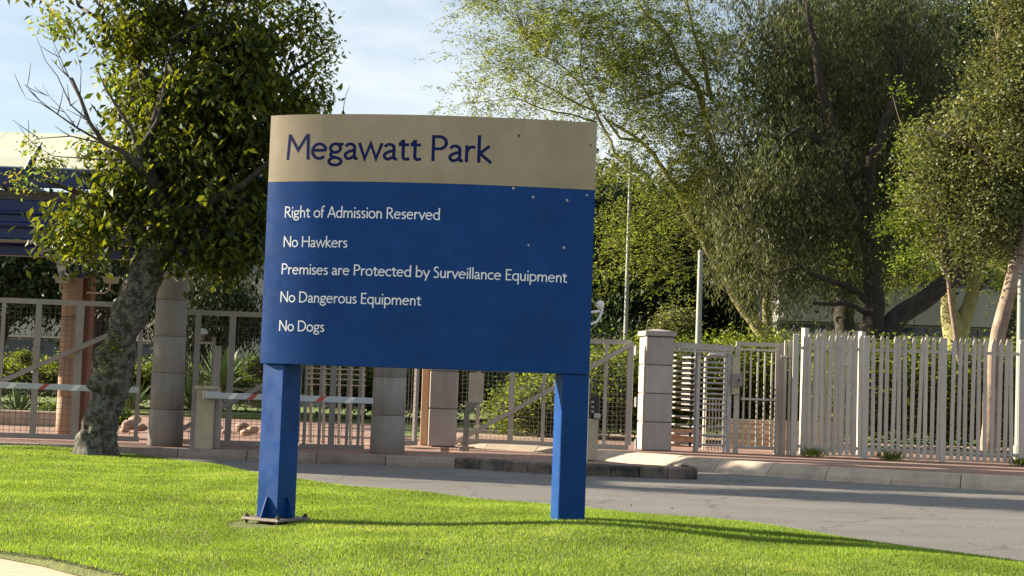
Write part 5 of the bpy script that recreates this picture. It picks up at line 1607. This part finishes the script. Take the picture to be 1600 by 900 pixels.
# ---- hedges
def hedge(label, blobs, Y, n, per, seed, mat='leaf_hedge', ln=.09, wd=.05, name='hedge', cat='hedge', group=None, spread=.14):
    c = P(blobs[0][0], blobs[0][1], Y)
    h = thing(name, label, cat, c, 0, group)
    core = MB()
    for cx, cy, rx, ry, dy, dr in blobs:
        o = P(cx, cy, Y + dy); sx_, sz_ = rx * .86 * Y / FPX, ry * .82 * Y / FPX
        vs, fs = [], []
        for i in range(9):
            ph = -math.pi / 2 + math.pi * i / 8
            for k in range(14):
                t = 2 * math.pi * k / 14
                q = Vector((math.cos(ph) * math.cos(t), math.cos(ph) * math.sin(t), math.sin(ph)))
                f = 1 + .12 * mnoise.noise(q * 2 + o)
                vs.append((o.x + q.x * sx_ * f, o.y + q.y * dr * .85 * f, max(.15, o.z + q.z * sz_ * f)))
        for i in range(8):
            for k in range(14):
                fs.append((i * 14 + k, i * 14 + (k + 1) % 14, (i + 1) * 14 + (k + 1) % 14, (i + 1) * 14 + k))
        core.add(vs, fs, True)
    core.build('dark_hull', M['core'], h)  # solid dark hull under the leaves, coloured as the shaded inside
    cs = blob_centres(blobs, n, Y, .84, -.6, 1.0, seed)
    V, F = leaves_np(cs, spread, per, ln, wd, .1, seed=seed + 1)
    o = link(np_mesh('foliage', V, F, M[mat]), 'foliage', M[mat], h)
    return h
hedge('rounded sunlit green hedge behind the wide swing gate', [(880, 625, 95, 42, 0, 1.4), (945, 610, 90, 55, 0, 1.5), (1000, 600, 80, 60, .3, 1.5), (820, 640, 55, 28, -.2, 1.0)], 33.0, 2600, 15, 91)
hedge('tall green hedge behind the turnstile and barred gate', [(1070, 600, 75, 62, 0, 1.5), (1140, 595, 80, 64, 0, 1.5), (1210, 595, 80, 62, 0, 1.5), (1275, 600, 70, 62, 0, 1.4)], 33.4, 3000, 15, 93)
hedge('shaded green hedge running behind the palisade fence', [(1340, 610, 80, 72, 0, 1.4), (1420, 612, 80, 72, 0, 1.4), (1500, 615, 80, 72, 0, 1.4), (1590, 618, 80, 74, 0, 1.4), (1680, 620, 80, 74, 0, 1.4)], 31.5, 3600, 14, 95, mat='leaf_hedge')
hedge('low clipped hedge beyond the left gates', [(-60, 584, 90, 17, 0, 1.5), (60, 588, 90, 16, 0, 1.5), (180, 592, 90, 16, 0, 1.5), (300, 594, 90, 18, 0, 1.5), (400, 596, 90, 20, 0, 1.5)], 46.0, 2200, 12, 97, spread=.2, ln=.14, wd=.08)
hedge('dark clipped hedge beyond the inner lawn under the sign', [(500, 585, 90, 30, 0, 1.5), (600, 588, 90, 30, 0, 1.5), (700, 592, 90, 32, 0, 1.5), (790, 595, 70, 36, 0, 1.5)], 42.0, 1700, 12, 99, mat='leaf_hedge_dark', spread=.2, ln=.12, wd=.07)
# weeds at the foot of the fence
for k_, (px, py, lab) in enumerate(((1243, 700, 'green weed tuft at the first post of the palisade fence'), (1335, 700, 'weeds growing through the fence near the second post'), (1575, 716, 'low weeds at the foot of the fence near the right end'))):
    p = G(px, py + 8, .2)
    w = thing('weed_tuft', lab, 'weeds', (p.x, 26.6 if k_ == 0 else 26.3, .2), 0, 'weeds at the fence')
    base_ = np.tile(np.array([[p.x, (26.55, 26.35, 25.95)[k_], .22]]), (60, 1)) + rng.normal(0, 1, (60, 3)) * np.array([.10, .05, .02])
    V, F = leaves_np(base_, .03, 3, .13, .018, -1.3, seed=100 + k_)
    link(np_mesh('leaves', V, F, M['leaf_hedge']), 'leaves', M['leaf_hedge'], w)

# ---- agaves, bushes, rocks
def agave(label, px, py, Y, r_, n, seed, group='spiky agave clumps'):
    c = P(px, py, Y)
    c.z = max(c.z, .2)
    a = thing('agave', label, 'plant', c, 0, group)
    g = random.Random(seed)
    for i in range(n):
        az = g.uniform(0, 6.283); el = g.uniform(.15, 1.35); L_ = r_ * g.uniform(.7, 1.1)
        d = Vector((math.cos(az) * math.cos(el), math.sin(az) * math.cos(el), math.sin(el)))
        s_ = d.cross(Vector((0, 0, 1))).normalized() * r_ * .055
        up = s_.cross(d).normalized() * r_ * .03
        m1 = c + d * L_ * .5 + Vector((0, 0, .02))
        t = c + d * L_ - Vector((0, 0, L_ * .18 * math.cos(el)))
        vs = [c - s_ * .6, c + s_ * .6, m1 - s_, m1 - up, m1 + s_, t]
        MB().add(vs, [(0, 3, 2), (0, 1, 3), (1, 4, 3), (2, 3, 5), (3, 4, 5), (0, 2, 4, 1), (2, 5, 4)]).build('leaf', M['leaf_agave'], a)
agave('large spiky agave clump behind the barrier box', 345, 612, 30.5, 1.05, 54, 1)
agave('second spiky agave clump at the left of the large one', 298, 640, 30.0, .75, 36, 2)
agave('small agave showing between the lichen trunk and grey column', 208, 640, 30.2, .7, 34, 3)
agave('dark agave at the far left behind the mesh gate', 28, 648, 32.0, .8, 40, 4)
agave('agave beside the round brown column', 160, 645, 31.5, .6, 30, 5)
agave('agave behind the left post of the sign', 425, 645, 30.5, .9, 40, 6)
def bush(label, px, py, Y, r_, seed, mat='leaf_hedge_dark'):
    hedge(label, [(px, py, r_, r_ * .7, 0, r_ * Y / FPX)], Y, 130, 14, seed, mat=mat, name='shrub', cat='shrub', group='small garden shrubs', spread=.07, ln=.07, wd=.03)
bush('low yellowish shrub behind the planter edging at the left', 80, 648, 31.0, 22, 201)
bush('small upright green shrub before the office glazing', 36, 560, 40.0, 12, 202, 'leaf_hedge')
bush('round green shrub right of the agaves', 400, 575, 38.0, 26, 203)
bush('low shrub right of the round brown column', 190, 655, 31.0, 18, 204)
def rock(label, px, py, Y, r_, seed):
    c = P(px, py, Y); c.z = max(c.z, .14 + r_ * .45)
    vs, fs = [], []
    g = random.Random(seed)
    for i in range(6):
        ph = -math.pi / 2 + math.pi * i / 5
        for k in range(9):
            t = 2 * math.pi * k / 9
            q = Vector((math.cos(ph) * math.cos(t) * 1.25, math.cos(ph) * math.sin(t), math.sin(ph) * .75))
            vs.append(c + q * r_ * (1 + .28 * mnoise.noise(q * 1.7 + Vector((seed, 0, 0)))))
    for i in range(5):
        for k in range(9):
            fs.append((i * 9 + k, i * 9 + (k + 1) % 9, (i + 1) * 9 + (k + 1) % 9, (i + 1) * 9 + k))
    tag(MB().add(vs, fs, True).build('boulder', M['rock']), label, 'rock', 'boulders edging the garden bed')
rk = [(203, 664, 28.6, .13, 'large lit boulder just right of the lichen trunk'), (220, 668, 28.5, .10, 'boulder touching the left side of the grey column'), (195, 672, 28.3, .07, 'small boulder at the trunk foot'), (212, 656, 29.2, .10, 'upper boulder on the pile between trunk and column'),
      (338, 671, 28.5, .11, 'boulder just right of the barrier box'), (354, 674, 28.4, .08, 'small boulder second from the barrier box'), (378, 668, 28.8, .12, 'rounded boulder third from the barrier box'), (395, 672, 28.5, .10, 'rounded boulder beside the left sign post'), (384, 676, 28.2, .09, 'low boulder in front of the rounded ones')]
for k_, (px, py, Y, r_, lab) in enumerate(rk): rock(lab, px, py, Y, r_, k_ * 3.7)
